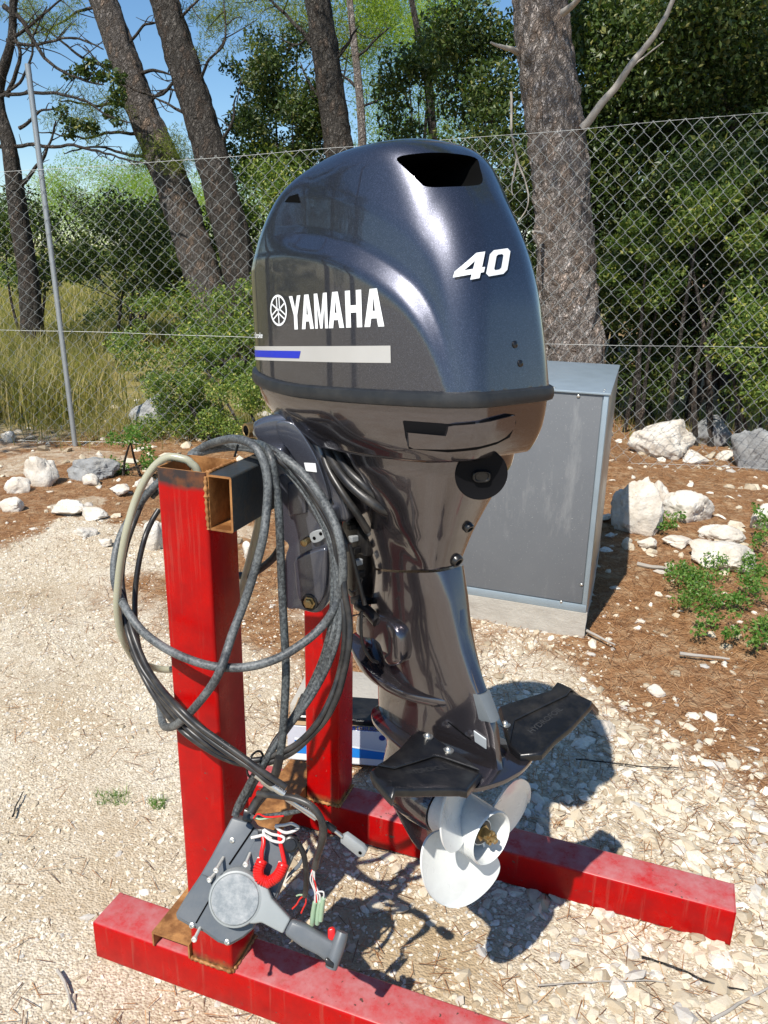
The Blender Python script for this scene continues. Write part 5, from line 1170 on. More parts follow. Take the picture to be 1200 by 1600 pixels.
def blade(ang):
    nr_, nc_ = 34, 22; V = []; r0, r1 = .046, .145
    for i in range(nr_):
        t_ = math.sin(i/(nr_-1)*math.pi/2); r = r0+(r1-r0)*t_
        # half chord as an angle: broad rounded ear
        hc = (.052+.052*math.sin(min(1, t_*1.18)*math.pi*.62))*math.sqrt(max(0, 1-max(0, (t_-.40)/.60)**2.4)); skew = .012+.020*t_
        pit = math.atan(.21/(2*math.pi*(r*1.0+.012)))
        for j in range(nc_):
            s_ = -math.cos(j*math.pi/(nc_-1)); u = s_*hc+skew; x = .062+u*math.sin(pit)+.012*t_-.010*(1-s_*s_)*.3+(.004*t_ if s_ > .6 else 0); arc_ = u*math.cos(pit)/r*1.0
            V.append((x, r*math.cos(ang+arc_), r*math.sin(ang+arc_)))
    V = np.array(V); front = V+np.array([-.0022, 0, 0]); back = V+np.array([.0022, 0, 0]); A = np.concatenate([front, back])+pr0; n = len(V); F = []
    for i in range(nr_-1):
        for j in range(nc_-1):
            a = i*nc_+j; F.append((a, a+1, a+nc_+1, a+nc_)); F.append((n+a, n+a+nc_, n+a+nc_+1, n+a+1))
    for i in range(nr_-1):
        for j in (0, nc_-1): a = i*nc_+j; F.append((a, a+nc_, n+a+nc_, n+a) if j == 0 else (a, n+a, n+a+nc_, a+nc_))
    for j in range(nc_-1):
        a = (nr_-1)*nc_+j; F.append((a, a+1, n+a+1, n+a)); F.append((j, n+j, n+j+1, j+1))
    return A, F
for an in (224, 344, 104):
    V_, F_ = blade(R(an)); bm = bmesh.new(); vs = [bm.verts.new(tuple(v)) for v in V_]
    for f in F_: bm.faces.new([vs[i] for i in f])
    bmesh.ops.recalc_face_normals(bm, faces=bm.faces[:]); bmo('blade', bm, MT['prop'], prop, world=False, auto=45)

# ---------------------------------------------------------------- black hydrofoil fins bolted on the cavitation plate
def zfin(x, y): return -.514+.052*np.clip((y-.03)/.22, 0, 1.2)-1.1*np.maximum(0, y-.236)-.10*(x-.30)
def fpx(L, side):
    """trace points of the photograph onto the sloping fin surface"""
    out = []
    for px, py in L:
        z = -.49
        for _ in range(12): q = mot(px, py, 2, z); z = .5*z+.5*float(zfin(q[0], min(.27, abs(q[1]))))
        out.append((q[0], q[1]*side))
    return out
FINPX = {-1: ([(656, 1146), (640, 1156), (622, 1176), (600, 1194), (584, 1202), (578, 1209), (582, 1219), (598, 1238), (612, 1253), (618, 1236), (644, 1237), (680, 1236), (718, 1236), (730, 1239), (753, 1211), (736, 1196), (700, 1172), (672, 1151)],
              [(655, 1148), (641, 1157), (624, 1177), (602, 1195), (590, 1202), (617, 1207), (650, 1197), (680, 1187), (690, 1189), (750, 1210), (735, 1197), (700, 1174), (672, 1153)]),
         1: ([(779, 1108), (810, 1098), (860, 1083), (887, 1076), (900, 1077), (920, 1087), (933, 1097), (936, 1105), (922, 1105), (893, 1137), (868, 1157), (847, 1180), (813, 1183), (796, 1167), (788, 1143)],
             [(781, 1110), (811, 1100), (860, 1085), (887, 1078), (898, 1079), (914, 1086), (885, 1092), (845, 1111), (804, 1131), (800, 1150), (797, 1166), (789, 1143)])}
def fin(side):
    O_ = fpx(FINPX[side][0], side); rp = fpx(FINPX[side][1], side); zf = zfin
    def slab(L, h0, h1, bev, cuts):
        P = []
        for k in range(len(L)):
            a, b = np.array(L[k]), np.array(L[(k+1) % len(L)]); n_ = max(1, int(np.linalg.norm(b-a)/.02)); P += [a+(b-a)*q/n_ for q in range(n_)]
        bm = bmesh.new(); vs = [bm.verts.new((p_[0], p_[1]*side, h0)) for p_ in P]; bm.faces.new(vs)
        r_ = bmesh.ops.extrude_face_region(bm, geom=bm.faces[:])
        for v in r_['geom']:
            if isinstance(v, bmesh.types.BMVert): v.co.z = h1
        bmesh.ops.recalc_face_normals(bm, faces=bm.faces[:]); es = [e for e in bm.edges if e.calc_face_angle(0) > R(60) and abs(e.verts[0].co.z-e.verts[1].co.z) < 1e-6]
        bmesh.ops.bevel(bm, geom=es, offset=bev, segments=3, affect='EDGES', profile=.5, clamp_overlap=True)
        bmesh.ops.triangulate(bm, faces=bm.faces[:])
        for _ in range(cuts): bmesh.ops.subdivide_edges(bm, edges=[e for e in bm.edges if e.calc_length() > .02], cuts=1); bmesh.ops.triangulate(bm, faces=bm.faces[:])
        for v in bm.verts: v.co.z += float(zf(v.co.x, abs(v.co.y)))
        return bm
    f_ = bmo('hydrofoil_fin', slab(O_, -.012, .004, .0045, 4), MT['black'], eng, world=False, auto=32)
    bmo('raised_panel', slab(rp, .0042, .0095, .0030, 4), MT['black'], f_, world=False, auto=32)
    for x_, y_ in fpx([(668, 1159), (700, 1181)] if side < 0 else [(789, 1140)], side):
        z_ = float(zf(x_, y_))+.0090; V2, F2 = lathe_vf((x_, y_*side, z_), (0, 0, 1), [(0, .0105), (.002, .0105), (.0024, .006), (.0060, .0052), (.008, .003)], 14); mm('bolt', V2, F2, MT['steel'], f_)
    Vt, Ft = text_mesh('HYDROFOIL', .021, .0003, .95, .0); wd = Vt[:, 0].max()
    me_ = []
    for v in Vt:
        if side > 0: a_, b_ = np.array(fpx([(831, 1150)], 1)[0]), np.array(fpx([(880, 1112)], 1)[0])
        else: a_, b_ = np.array(fpx([(640, 1214)], -1)[0]), np.array(fpx([(700, 1205)], -1)[0])
        ab = b_-a_; pe = np.array([-abs(ab[1]), ab[0]*np.sign(ab[1])])/np.linalg.norm(ab); pe = pe if pe[0] < 0 else -pe; q_ = a_+ab*v[0]/wd+pe*v[1]*.85; x_, y_ = q_
        me_.append((x_, y_*side, float(zf(x_, y_))+.0044))
    mm('embossed_lettering', me_, Ft, MT['greydust'], f_, False, None)
    return f_
MT['greydust'] = plain('scuffed_plastic', (.022, .023, .025), .6, var=.4)
fin(-1); fin(1)

# ---------------------------------------------------------------- clamp and swivel bracket (turn with the stand, not with the steering)
def wpoly(name, L, y0, dy, mat, parent=eng, bev=.006, seg=3, inset=None):
    P = [at(px, py, y0) for px, py in L]; return bmo(name, prism_bm(P, (0, dy, 0), bev, seg), mat, parent, auto=35)
def wsm(L, n=4): return [tuple(q) for q in spline(np.array(L, float), n, True)]
sw = wpoly('swivel_bracket', wsm([(392, 664), (412, 652), (445, 648), (472, 655), (492, 676), (508, 712), (528, 752), (545, 800), (540, 818), (520, 812), (500, 790), (470, 760), (445, 735), (425, 706), (400, 690)]), .175, .19, MT['bracket'], bev=.014, seg=4)
wpoly('swivel_rib', wsm([(432, 660), (458, 662), (480, 690), (500, 730), (514, 780), (500, 775), (476, 742), (452, 706), (436, 684)]), .162, .012, MT['bracket'], sw, bev=.005)
wpoly('clamp_bracket', wsm([(436, 742), (470, 752), (505, 790), (522, 800), (524, 850), (520, 900), (508, 945), (494, 958), (466, 952), (446, 948), (442, 900), (446, 868), (450, 852), (438, 836), (432, 790)]), .150, .035, MT['bracket'], bev=.008)
wpoly('clamp_pad', wsm([(462, 872), (506, 856), (510, 870), (508, 920), (498, 944), (478, 946), (464, 935), (460, 900)], 3), .138, .012, MT['bracket'], bev=.007)
wpoly('clamp_box', [(448, 755), (474, 752), (478, 803), (450, 808)], .142, .012, MT['bracket'], bev=.004)
wpoly('clamp_bracket', wsm([(436, 742), (470, 752), (505, 790), (522, 800), (524, 850), (520, 900), (508, 945), (494, 958), (466, 952), (446, 948), (442, 900), (446, 868), (450, 852), (438, 836), (432, 790)]), .40, .035, MT['bracket'], bev=.008)
wpoly('clamp_hook', [(395, 698), (440, 700), (452, 740), (440, 800), (428, 800), (424, 742), (396, 728)], .152, .03, MT['bracket'], bev=.005)
q = at(484, 941, .138); V_, F_ = lathe_vf(q-np.array([0, -.006, 0]), (0, -1, 0), [(0, .017), (.0085, .0165), (.009, .0135), (.005, .013)], 24); mesh('bolt_socket', V_, F_, MT['black'], eng, auto=30)
V_, F_ = lathe_vf(q-np.array([0, -.002, 0]), (0, -1, 0), [(0, .0125), (.005, .0125), (.0055, .009), (.0115, .009), (.0125, .005)], 6); mesh('bracket_bolt', V_, F_, MT['brass'], eng, False)
q = at(478, 846, .142); V_, F_ = lathe_vf(q, (0, -1, 0), [(-.02, .007), (.010, .007), (.011, .005)], 14); mesh('bracket_bolt', V_, F_, MT['brass'], eng, auto=30)
wpoly('link_plate', wsm([(484, 834), (502, 828), (508, 838), (500, 846), (488, 848)]), .142, .006, MT['anode'], bev=.001, seg=1)
for px, py in ((491, 841), (501, 834)):
    q = at(px, py, .1418); V_, F_ = lathe_vf(q, (0, -1, 0), [(0, .0035), (.0006, .0032)], 12); mesh('hole', V_, F_, MT['dark'], eng)
wpoly('rating_label', [(475, 723), (493, 724), (495, 738), (478, 736)], .1605, .0008, MT['white'], bev=0)
# steering tilt tube with its brass coloured open end
q0 = at(384, 673, .20); q1 = q0+np.array([.06, .10, -.002]); V_, F_ = lathe_vf(q0, q1-q0, [(.001, .0095), (0, .0105), (0, .0145), (.022, .0150), (.024, .0128), (.115, .0128)], 28)
tt_o = mesh('tilt_tube', V_, F_, MT['brass'], eng, auto=35)
V_, F_ = lathe_vf(q0-(q1-q0)*.001+(q1-q0)*.004, q1-q0, [(0, .0100), (.0005, .0098)], 20); mesh('tube_bore', V_, F_, MT['dark'], tt_o)
q = at(404, 676, .19); V_, F_ = lathe_vf(q, (-.3, -.9, .1), [(-.02, .011), (.0, .011), (.002, .008), (.008, .008), (.009, .005)], 6); mesh('tube_bolt', V_, F_, MT['steel'], eng, False)
wpoly('blue_sealant', [(427, 632), (440, 634), (437, 643), (426, 641)], .26, .012, MT['lblue'], bev=.002)
# swivel tube and midsection mounts in the dark gap between bracket and casing
V_, F_ = lathe_vf((0.0, 0, -.30), (0, 0, 1), [(0, .030), (.01, .034), (.24, .034), (.26, .045), (.33, .050)], 30); mm('swivel_tube', V_, F_, MT['black'])
bmo('mount', box_bm(-.01, .07, -.045, .045, -.20, -.14, .008), MT['black'], eng, world=False, auto=30)
for k in range(5):
    bmo('tilt_linkage', box_bm(.028+.006*k, .040+.006*k, -.062, -.045, -.150-.022*k, -.138-.022*k, .002), MT['anode' if k % 2 else 'black'], eng, world=False)
def cab(name, L, r, mat, parent=None, k=10, n=9):
    P = spline([at(*q) for q in L], n); return tube(name, P, r, MT[mat], parent, k)
for L, r in (([(508, 690, .19), (520, 720, .16), (545, 755, .13), (580, 785, .12), (610, 802, .14), (640, 800, .2)], .0085), ([(500, 690, .2), (512, 730, .17), (535, 770, .15), (556, 800, .15), (575, 830, .17)], .007), ([(520, 695, .18), (540, 730, .14), (570, 760, .125), (600, 790, .14)], .007),
             ([(500, 700, .22), (505, 740, .19), (515, 780, .18), (530, 830, .17), (545, 860, .17)], .009)): cab('rubber_hose', L, r, 'cabblk', eng)
for L, r in (([(546, 850, .12), (556, 890, .12), (570, 945, .12)], .0042), ([(565, 955, .12), (564, 985, .115), (568, 1010, .115), (580, 1030, .12), (590, 1035, .14)], .0032), ([(546, 966, .12), (552, 962, .12), (562, 960, .12)], .0013), ([(545, 920, .12), (550, 925, .12), (560, 918, .12), (566, 905, .12)], .0013)): cab('thin_hose', L, r, 'cabblk', eng, 7)

# ================================================================= remote control box hanging against the front post
bP0 = at(360, 1400, -.105); bN = np.array([.30, -.80, .52]); bN /= np.linalg.norm(bN)
bU = at(415, 1290, -.105)-at(318, 1460, -.105); bU -= bN*(bU @ bN); bU /= np.linalg.norm(bU); bV = np.cross(bN, bU)
def onb(px, py, h=0.0):
    """point seen at a place of the photograph on the plane h in front of the box face"""
    d = ray(px, py); P0 = bP0+bN*h; return CAM+d*(((P0-CAM) @ bN)/(d @ bN))
MT['boltlt'] = plain('pale_zinc_bolt', (.55, .54, .50), .4, .25)
ctl = empty('remote_control_box', onb(340, 1440)); tag(ctl, 'grey throttle control box with round hub and T lever, hanging on the front red post', 'control box'); bpy.context.view_layer.update()
def bprism(name, L, h0, dep, mat, parent=ctl, bev=.003, seg=2, sm=0):
    P = [onb(px, py, h0) for px, py in L]
    if sm: P = spline(np.array(P), sm, True)
    return bmo(name, prism_bm(P, -bN*dep, bev, seg), mat, parent, auto=35)
bprism('housing', [(362, 1277), (392, 1286), (398, 1296), (432, 1306), (466, 1318), (463, 1330), (446, 1368), (430, 1411), (402, 1440), (396, 1452), (380, 1466), (357, 1479), (340, 1473), (318, 1457), (296, 1448), (276, 1437), (274, 1428), (290, 1401), (313, 1367), (330, 1338)], 0, .050, MT['greypl'], bev=.004, seg=3)
bprism('cover_lower', [(315, 1366), (330, 1372), (332, 1392), (360, 1430), (398, 1441), (395, 1451), (379, 1464), (357, 1476), (341, 1470), (319, 1454), (298, 1445), (279, 1434), (278, 1429), (292, 1402)], .0035, .004, MT['greypl'], bev=.0015, seg=1)
bprism('cover_seam', [(398, 1294), (396, 1292), (357, 1350), (359, 1352)], .0008, .001, MT['dark'], bev=0)
bprism('cover_seam', [(333, 1398), (331, 1397), (305, 1442), (307, 1443)], .0045, .001, MT['dark'], bev=0)
bprism('raised_panel', [(404, 1303), (460, 1322), (444, 1366), (428, 1405), (392, 1392), (372, 1360)], .003, .003, MT['greypl'], bev=.0012, seg=1)
bprism('neck_pad', [(381, 1264), (398, 1270), (392, 1286), (378, 1282)], .004, .02, MT['black'], bev=.002)
hub = onb(368, 1402, .012)
r1 = np.linalg.norm(onb(368+43, 1402, .03)-onb(368, 1402, .03))
V, F = lathe_vf(onb(371, 1400, .002), bN, [(0, r1), (.018, r1), (.024, r1*.96), (.025, r1*.90), (.0235, r1*.885), (.0235, .01)], 48); mesh('lever_hub', V, F, MT['greylt'], ctl, auto=35)
V, F = lathe_vf(onb(371, 1400, .002)+bN*.0238, bN, [(0, r1*.87), (.002, r1*.865), (.003, r1*.84), (.0033, .002)], 48)
m = NT('scuffed_disc'); co = m.pos(); sn_ = m.noise(co, 45, 8, .75)
MT['disc'] = m.set(Base_Color=m.mix(m.ramp(sn_, [(.40, 0), (.66, 1)]), (.19, .21, .22), (.36, .37, .37)), Roughness=.42); mesh('hub_disc', V, F, MT['disc'], ctl, auto=35)
# lever arm: light root, dark grey arm, T grip
def arm(name, L, h0, th_, mat, bev): return bprism(name, L, h0, th_, mat, bev=bev, seg=3)
arm('lever_root', [(405, 1374), (418, 1388), (424, 1404), (454, 1437), (442, 1460), (408, 1442), (398, 1444), (388, 1444), (392, 1410)], .026, .020, MT['greylt'], .004)
arm('lever_arm', [(455, 1437), (478, 1446), (497, 1458), (514, 1468), (532, 1476), (528, 1500), (510, 1505), (496, 1494), (470, 1481), (443, 1461)], .034, .022, MT['greypl'], .007)
g0, g1 = onb(535, 1456, .026), onb(517, 1513, .030); P = spline([g0, g0*.6+g1*.4, g1], 10)
V, F = tube_vf(P, .0105+.0022*np.sin(np.linspace(0, math.pi, len(P))), 18); grip = mesh('lever_grip', V, F, MT['greypl'], ctl, auto=40)
bprism('trim_button', [(507, 1500), (511, 1497), (522, 1506), (520, 1514), (509, 1509)], .044, .008, MT['black'], grip, .002, 2)
bprism('neutral_catch', [(512, 1452), (520, 1449), (524, 1453), (524, 1468), (516, 1472), (512, 1466)], .030, .012, MT['redrub'], grip, .003, 3)
# screws and the long mounting bolts that stick out
for a, b, ln in (((349, 1340), (338, 1359), .034), ((391, 1333), (384, 1350), .032), ((313, 1449), (304, 1467), .030), ((335, 1366), (328, 1374), .014)):
    p0, p1 = onb(a[0], a[1], .001), onb(b[0], b[1], ln); V1 = tube_vf([p0, p1], .0030, 9); dr = p1-p0; V2 = lathe_vf(p1, dr, [(-.002, .0048), (.003, .0050), (.004, .0035), (.0025, .0018)], 12)
    V, F = merge([V1, V2]); mesh('mounting_bolt', V, F, MT['boltlt'], ctl, auto=40)
for a in ((363, 1313), (355, 1472), (300, 1446)):
    V, F = lathe_vf(onb(*a, .004 if a[1] > 1400 else 0), bN, [(0, .0052), (.0018, .0050), (.0026, .003), (.001, .0015)], 14); mesh('screw', V, F, MT['steel'], ctl, auto=40)
kc = onb(456, 1316, 0); V, F = lathe_vf(kc, bN, [(0, .0165), (.006, .0165), (.0062, .0135), (.014, .0135), (.0145, .0145), (.022, .0145), (.0235, .012)], 26); ks = mesh('ignition_switch', V, F, MT['black'], ctl, auto=35)
V, F = lathe_vf(kc+bN*.0235, bN, [(0, .0105), (.004, .0100), (.0042, .007)], 22); mesh('switch_cap', V, F, MT['black'], ks, auto=35)
bprism('clip_pad', [(402, 1296), (420, 1297), (419, 1314), (404, 1311)], .004, .004, MT['black'], bev=.001)
bprism('mounting_lug', [(483, 1320), (485, 1324), (468, 1356), (446, 1375), (450, 1366), (465, 1350)], -.01, .004, MT['greypl'], bev=.001, seg=1)
# kill switch lanyard
lan = empty('kill_switch_lanyard', onb(415, 1340, .02)); tag(lan, 'red coiled kill switch lanyard with a pale clip hooked to the control box', 'lanyard'); bpy.context.view_layer.update()
def coil(L, turns, rc, rw, name):
    P = spline([onb(*q) for q in L], 40); n = turns*14; s_ = np.linspace(0, len(P)-1.001, n); i0 = s_.astype(int); f_ = (s_-i0)[:, None]; C_ = P[i0]*(1-f_)+P[np.minimum(i0+1, len(P)-1)]*f_
    T = np.gradient(C_, axis=0); T /= np.linalg.norm(T, axis=1)[:, None]; U = np.cross(T, bN); U /= np.linalg.norm(U, axis=1)[:, None]; W = np.cross(T, U); a = np.arange(n)*2*np.pi/14
    Q = C_+rc*(np.cos(a)[:, None]*U+np.sin(a)[:, None]*W); return tube(name, Q, rw, MT['redrub'], lan, 6)
coil([(410, 1344, .022), (404, 1358, .026), (406, 1372, .026), (420, 1379, .026)], 14, .0082, .0024, 'coil')
coil([(443, 1350, .022), (438, 1362, .026), (430, 1372, .026), (416, 1380, .028)], 14, .0082, .0024, 'coil')
tube('cord', spline([onb(411, 1306, .016), onb(412, 1318, .02), onb(409, 1332, .022), onb(409, 1346, .022)], 6), .0042, MT['redrub'], lan, 8)
tube('cord', spline([onb(437, 1296, .022), onb(437, 1310, .022), onb(441, 1330, .022), onb(445, 1350, .022)], 6), .0042, MT['redrub'], lan, 8)
for L in ([(412, 1296), (424, 1303), (438, 1306), (444, 1310), (440, 1316), (424, 1313), (413, 1304), (412, 1296)], [(430, 1290), (444, 1289), (456, 1287), (466, 1294), (450, 1301), (438, 1298), (430, 1290)]):
    tube('clip', spline([onb(a, b, .024) for a, b in L], 6), .0028, MT['wirew'], lan, 8)
tube('clip', spline([onb(393, 1309, .014), onb(402, 1307, .018), onb(413, 1305, .02), onb(424, 1311, .02)], 6), .0030, MT['wirew'], lan, 8)

# ================================================================= cables
Z4 = lambda L, y: [(130+a*.3583, 660+b*.3583, (q[0] if q else y)) for a, b, *q in L]
def cable(name, L, y, r, mat, label, cat='cable', group='cables coiled over the stand', k=12, n=9):
    P = spline([at(*q) for q in Z4(L, y)], n); t = tube(name, P, r, MT[mat], None, k); tag(t, label, cat, group); return t
cable('hose', [(172, 786, -.01), (210, 850, -.03), (260, 912, -.04), (320, 960, -.05), (390, 1002, -.055), (480, 1040, -.06), (560, 1062, -.06), (640, 1070, -.055), (710, 1067, -.045), (790, 1050, -.03), (870, 1018, -.01), (940, 975, .01), (1000, 930, .03), (1050, 880, .045), (1085, 830, .05), (1115, 760, .06), (1132, 680, .06), (1132, 600, .06), (1120, 520, .065), (1098, 440, .075), (1060, 360, .085), (1010, 285, .09), (950, 215, .095), (890, 165, .10), (830, 125, .115), (760, 96, .14), (690, 90, .16), (600, 100, .18), (500, 135, .18), (400, 200, .17), (300, 290, .16), (230, 380, .15), (170, 480, .12), (140, 580, .09), (135, 680, .05), (155, 750, .01), (172, 786, -.01)],
      0, .0078, 'cable2', 'thick dusty grey hose making the full ring across the front of the red post')
cable('hose', [(470, 140, .19), (540, 100, .17), (610, 78, .13), (670, 72, .09), (730, 92, .07), (770, 135, .06), (795, 200, .055), (805, 280, .05), (800, 380, .04), (785, 500, .02), (755, 620, .01), (725, 720, .0), (690, 820, -.01), (655, 910, -.03), (630, 985, -.045), (605, 1060, -.07), (575, 1125, -.075), (530, 1190, -.075), (480, 1250, -.07), (435, 1295, -.065), (395, 1325, -.05), (360, 1328, -.02), (345, 1305, .0), (340, 1270, .03), (330, 1200, .06)],
      0, .0078, 'cable2', 'thick dusty grey hose looping down over the crossbar and crossing before the post')
cable('cable', [(760, 92, .13), (795, 110, .09), (820, 160, .07), (835, 240, .065), (848, 330, .06), (856, 450, .05), (862, 600, .045), (868, 750, .04), (876, 900, .03), (882, 1010, .02), (884, 1100, .01), (880, 1200, .0), (873, 1320, -.01), (862, 1430, -.02), (840, 1530, -.03), (800, 1610, -.04), (760, 1660, -.045), (735, 1700, -.05)],
      0, .0074, 'cable', 'thick black cable hanging straight down from the crossbar to the control box', k=14)
# thinner loops
cable('control_cable', [(820, 130, .10), (900, 190, .10), (970, 265, .09), (1030, 350, .085), (1075, 430, .08), (1110, 520, .07), (1128, 620, .065), (1140, 740, .055), (1160, 860, .05), (1160, 960, .04), (1140, 1080, .03), (1110, 1190, .02), (1060, 1290, .01), (1000, 1360, .0), (930, 1425, -.01), (860, 1465, -.02), (780, 1488, -.03), (700, 1490, -.035), (610, 1462, -.045), (520, 1410, -.055), (440, 1350, -.055), (370, 1280, -.03), (310, 1190, .0), (260, 1100, .02), (215, 1000, .03), (185, 900, .04), (165, 800, .05), (150, 700, .07), (150, 590, .10), (175, 480, .13), (220, 390, .16), (310, 280, .18)],
      0, .0058, 'cabblk', 'outermost thin black control cable of the coil')
cable('control_cable', [(830, 150, .095), (910, 215, .10), (985, 300, .095), (1040, 390, .085), (1085, 480, .08), (1105, 580, .075), (1115, 700, .07), (1138, 820, .055), (1140, 960, .045), (1120, 1080, .04), (1080, 1200, .02), (1020, 1310, .0), (940, 1395, -.01), (860, 1440, -.02), (770, 1470, -.03), (690, 1470, -.04), (600, 1440, -.05), (510, 1380, -.06), (430, 1310, -.05), (350, 1220, -.01), (290, 1140, .02), (262, 1060, .04), (238, 960, .05), (226, 850, .06), (228, 720, .08), (245, 600, .10), (270, 500, .12), (300, 430, .15), (330, 380, .17)],
      0, .0055, 'cabblk', 'second thin black cable of the coil, passing left of the front post')
cable('control_cable', [(840, 140, .10), (920, 230, .10), (1000, 330, .095), (1050, 430, .09), (1085, 560, .08), (1090, 700, .07), (1086, 850, .055), (1060, 980, .05), (1020, 1090, .05), (960, 1210, .03), (900, 1310, .01), (850, 1390, -.01), (800, 1470, -.03), (770, 1530, -.04), (735, 1590, -.05), (700, 1650, -.06), (680, 1690, -.06)],
      0, .0062, 'cable', 'black cable leaving the coil at its right side and crossing down behind the straight one')
cable('control_cable', [(1105, 820, .06), (1092, 900, .05), (1060, 1010, .05), (1010, 1120, .05), (950, 1230, .03), (880, 1330, .01), (830, 1400, -.01), (790, 1480, -.03)],
      0, .0052, 'cabblk', 'short black cable running beside the crossing one at the right of the coil')
cable('control_cable', [(280, 300, .18), (250, 340, .17), (205, 440, .12), (165, 560, .08), (150, 680, .05), (170, 800, .02), (200, 930, .0), (245, 1050, -.03), (310, 1150, -.05), (390, 1240, -.08), (470, 1320, -.09), (560, 1390, -.09), (660, 1460, -.09), (750, 1520, -.09), (800, 1560, -.09), (850, 1600, -.08)],
      0, .0056, 'cabblk', 'control cable sweeping down the left of the coil to the steel rod end')
cable('control_cable', [(300, 285, .19), (268, 330, .18), (225, 430, .13), (185, 550, .09), (168, 680, .05), (190, 820, .02), (225, 940, .0), (275, 1060, -.03), (340, 1160, -.06), (420, 1245, -.095), (500, 1320, -.10), (590, 1385, -.10), (690, 1455, -.10), (770, 1515, -.10), (830, 1555, -.095), (885, 1590, -.09)],
      0, .0056, 'cabblk', 'twin control cable lying beside the one with the steel rod end')
cable('cable', [(860, 545, .20), (825, 595, .20), (770, 640, .20), (720, 665, .2), (680, 668, .2)], 0, .0078, 'cabblk', 'short black cable crossing behind the straight one between post and clamp')
cable('control_cable', [(860, 150, .11), (930, 225, .11), (1005, 315, .105), (1062, 410, .10), (1100, 500, .09), (1118, 600, .085), (1120, 720, .08), (1110, 800, .07), (1080, 880, .065)], 0, .0060, 'cable2', 'dusty cable on the inside of the coil over the clamp')
for k_, (dd_, ds_) in enumerate(((0, 'first'), (14, 'second'), (27, 'third'))):
    cable('control_cable', [(330-dd_, 300+dd_, .19), (400, 215-dd_*.3, .19), (480, 150-dd_*.5, .185), (600, 118-dd_*.6, .17), (720, 118-dd_*.6, .15), (815, 150-dd_*.4, .125), (890, 215-dd_, .11), (965, 310-dd_*1.2, .10), (1030, 420-dd_*1.2, .09), (1075+dd_*.2, 530-dd_, .08), (1098+dd_*.4, 650, .07), (1105+dd_*.6, 770, .06), (1098+dd_*.8, 880, .05), (1070+dd_, 990, .045), (1030+dd_*.8, 1100, .04), (975+dd_*.5, 1210, .025), (900+dd_*.2, 1320, .01), (840, 1410, -.01), (795-dd_*.3, 1490, -.03), (760-dd_*.3, 1550, -.045), (735-dd_*.4, 1600+dd_, -.05)], 0, .0050, 'cable2' if k_ != 1 else 'cable', ['innermost dusty cable of the flat bundle over the crossbar and clamp', 'middle cable of the flat bundle over the crossbar and clamp', 'outer dusty cable of the flat bundle over the crossbar and clamp'][k_])
cable('control_cable', [(480, 128, .22), (560, 105, .21), (650, 108, .19), (730, 115, .17), (800, 140, .13), (880, 200, .12), (960, 290, .115), (1020, 380, .11)], 0, .0060, 'cable', 'dusty cable lying over the top of the crossbar')
# clear hose, coming out of the open post top and looping behind it
P = spline([np.array([.055, .05, 1.05]), np.array([.054, .05, 1.17])]+[at(*q) for q in Z4([(470, 178, .045), (430, 158, .04), (372, 152, .035), (318, 185, .03), (270, 250, .02), (225, 350, .01), (192, 460, -.005), (170, 570, -.01), (155, 680, -.01), (148, 790, -.01), (158, 890, .0), (185, 970, .02), (230, 1035, .07), (300, 1068, .13), (375, 1078, .16), (460, 1060, .18), (560, 980, .19), (640, 850, .2), (690, 720, .2), (725, 600, .19), (750, 500, .18), (765, 420, .17), (760, 330, .17)], 0)], 8)
t = tube('clear_hose', P, .0072, MT['clearhose'], None, 14); tag(t, 'yellowed clear plastic hose looping out of the open top of the front post', 'hose')
# rod end with clevis
re_ = empty('cable_rod_end', at(500, 1280, -.07)); tag(re_, 'steel cable rod end with pale flat clevis, pointing right below the coil', 'cable end'); bpy.context.view_layer.update()
Z6 = lambda a, b, y: at(230+a/3, 1180+b/3, y)
tube('sleeve', [Z6(510, 90, -.09), Z6(555, 122, -.088), Z6(600, 152, -.085)], .0062, MT['steel'], re_, 12); tube('rod', [Z6(595, 150, -.085), Z6(660, 200, -.08), Z6(760, 265, -.075), Z6(845, 325, -.07)], .0042, MT['steel'], re_, 10)
tube('sleeve', [Z6(600, 152, -.085), Z6(645, 182, -.083)], .0068, MT['steel'], re_, 12); tube('lock_nut', [Z6(835, 318, -.07), Z6(880, 352, -.068)], .0058, MT['black'], re_, 6); tube('rod', [Z6(875, 350, -.068), Z6(915, 382, -.066)], .0036, MT['steel'], re_, 8)
pl = [Z6(905, 385, -.066), Z6(930, 372, -.066), Z6(1010, 430, -.066), Z6(1027, 455, -.066), Z6(1015, 478, -.066), Z6(990, 480, -.066), Z6(905, 410, -.066)]
cv_ = bmo('clevis', prism_bm(pl, (0, .010, 0), .0015, 2), MT['anode'], re_, auto=35)
V, F = lathe_vf(Z6(998, 458, -.0662), (0, -1, 0), [(-.001, .0034), (.0006, .0032)], 12); mesh('pin_hole', V, F, MT['dark'], cv_)
re2 = empty('cable_rod_end', at(480, 1260, -.08)); tag(re2, 'second steel rod lying alongside the one with the clevis', 'cable end'); bpy.context.view_layer.update()
tube('rod', [Z6(600, 170, -.075), Z6(680, 225, -.07), Z6(790, 300, -.064)], .0036, MT['steel'], re2, 8); tube('sleeve', [Z6(540, 118, -.08), Z6(605, 168, -.076)], .0060, MT['steel'], re2, 10)
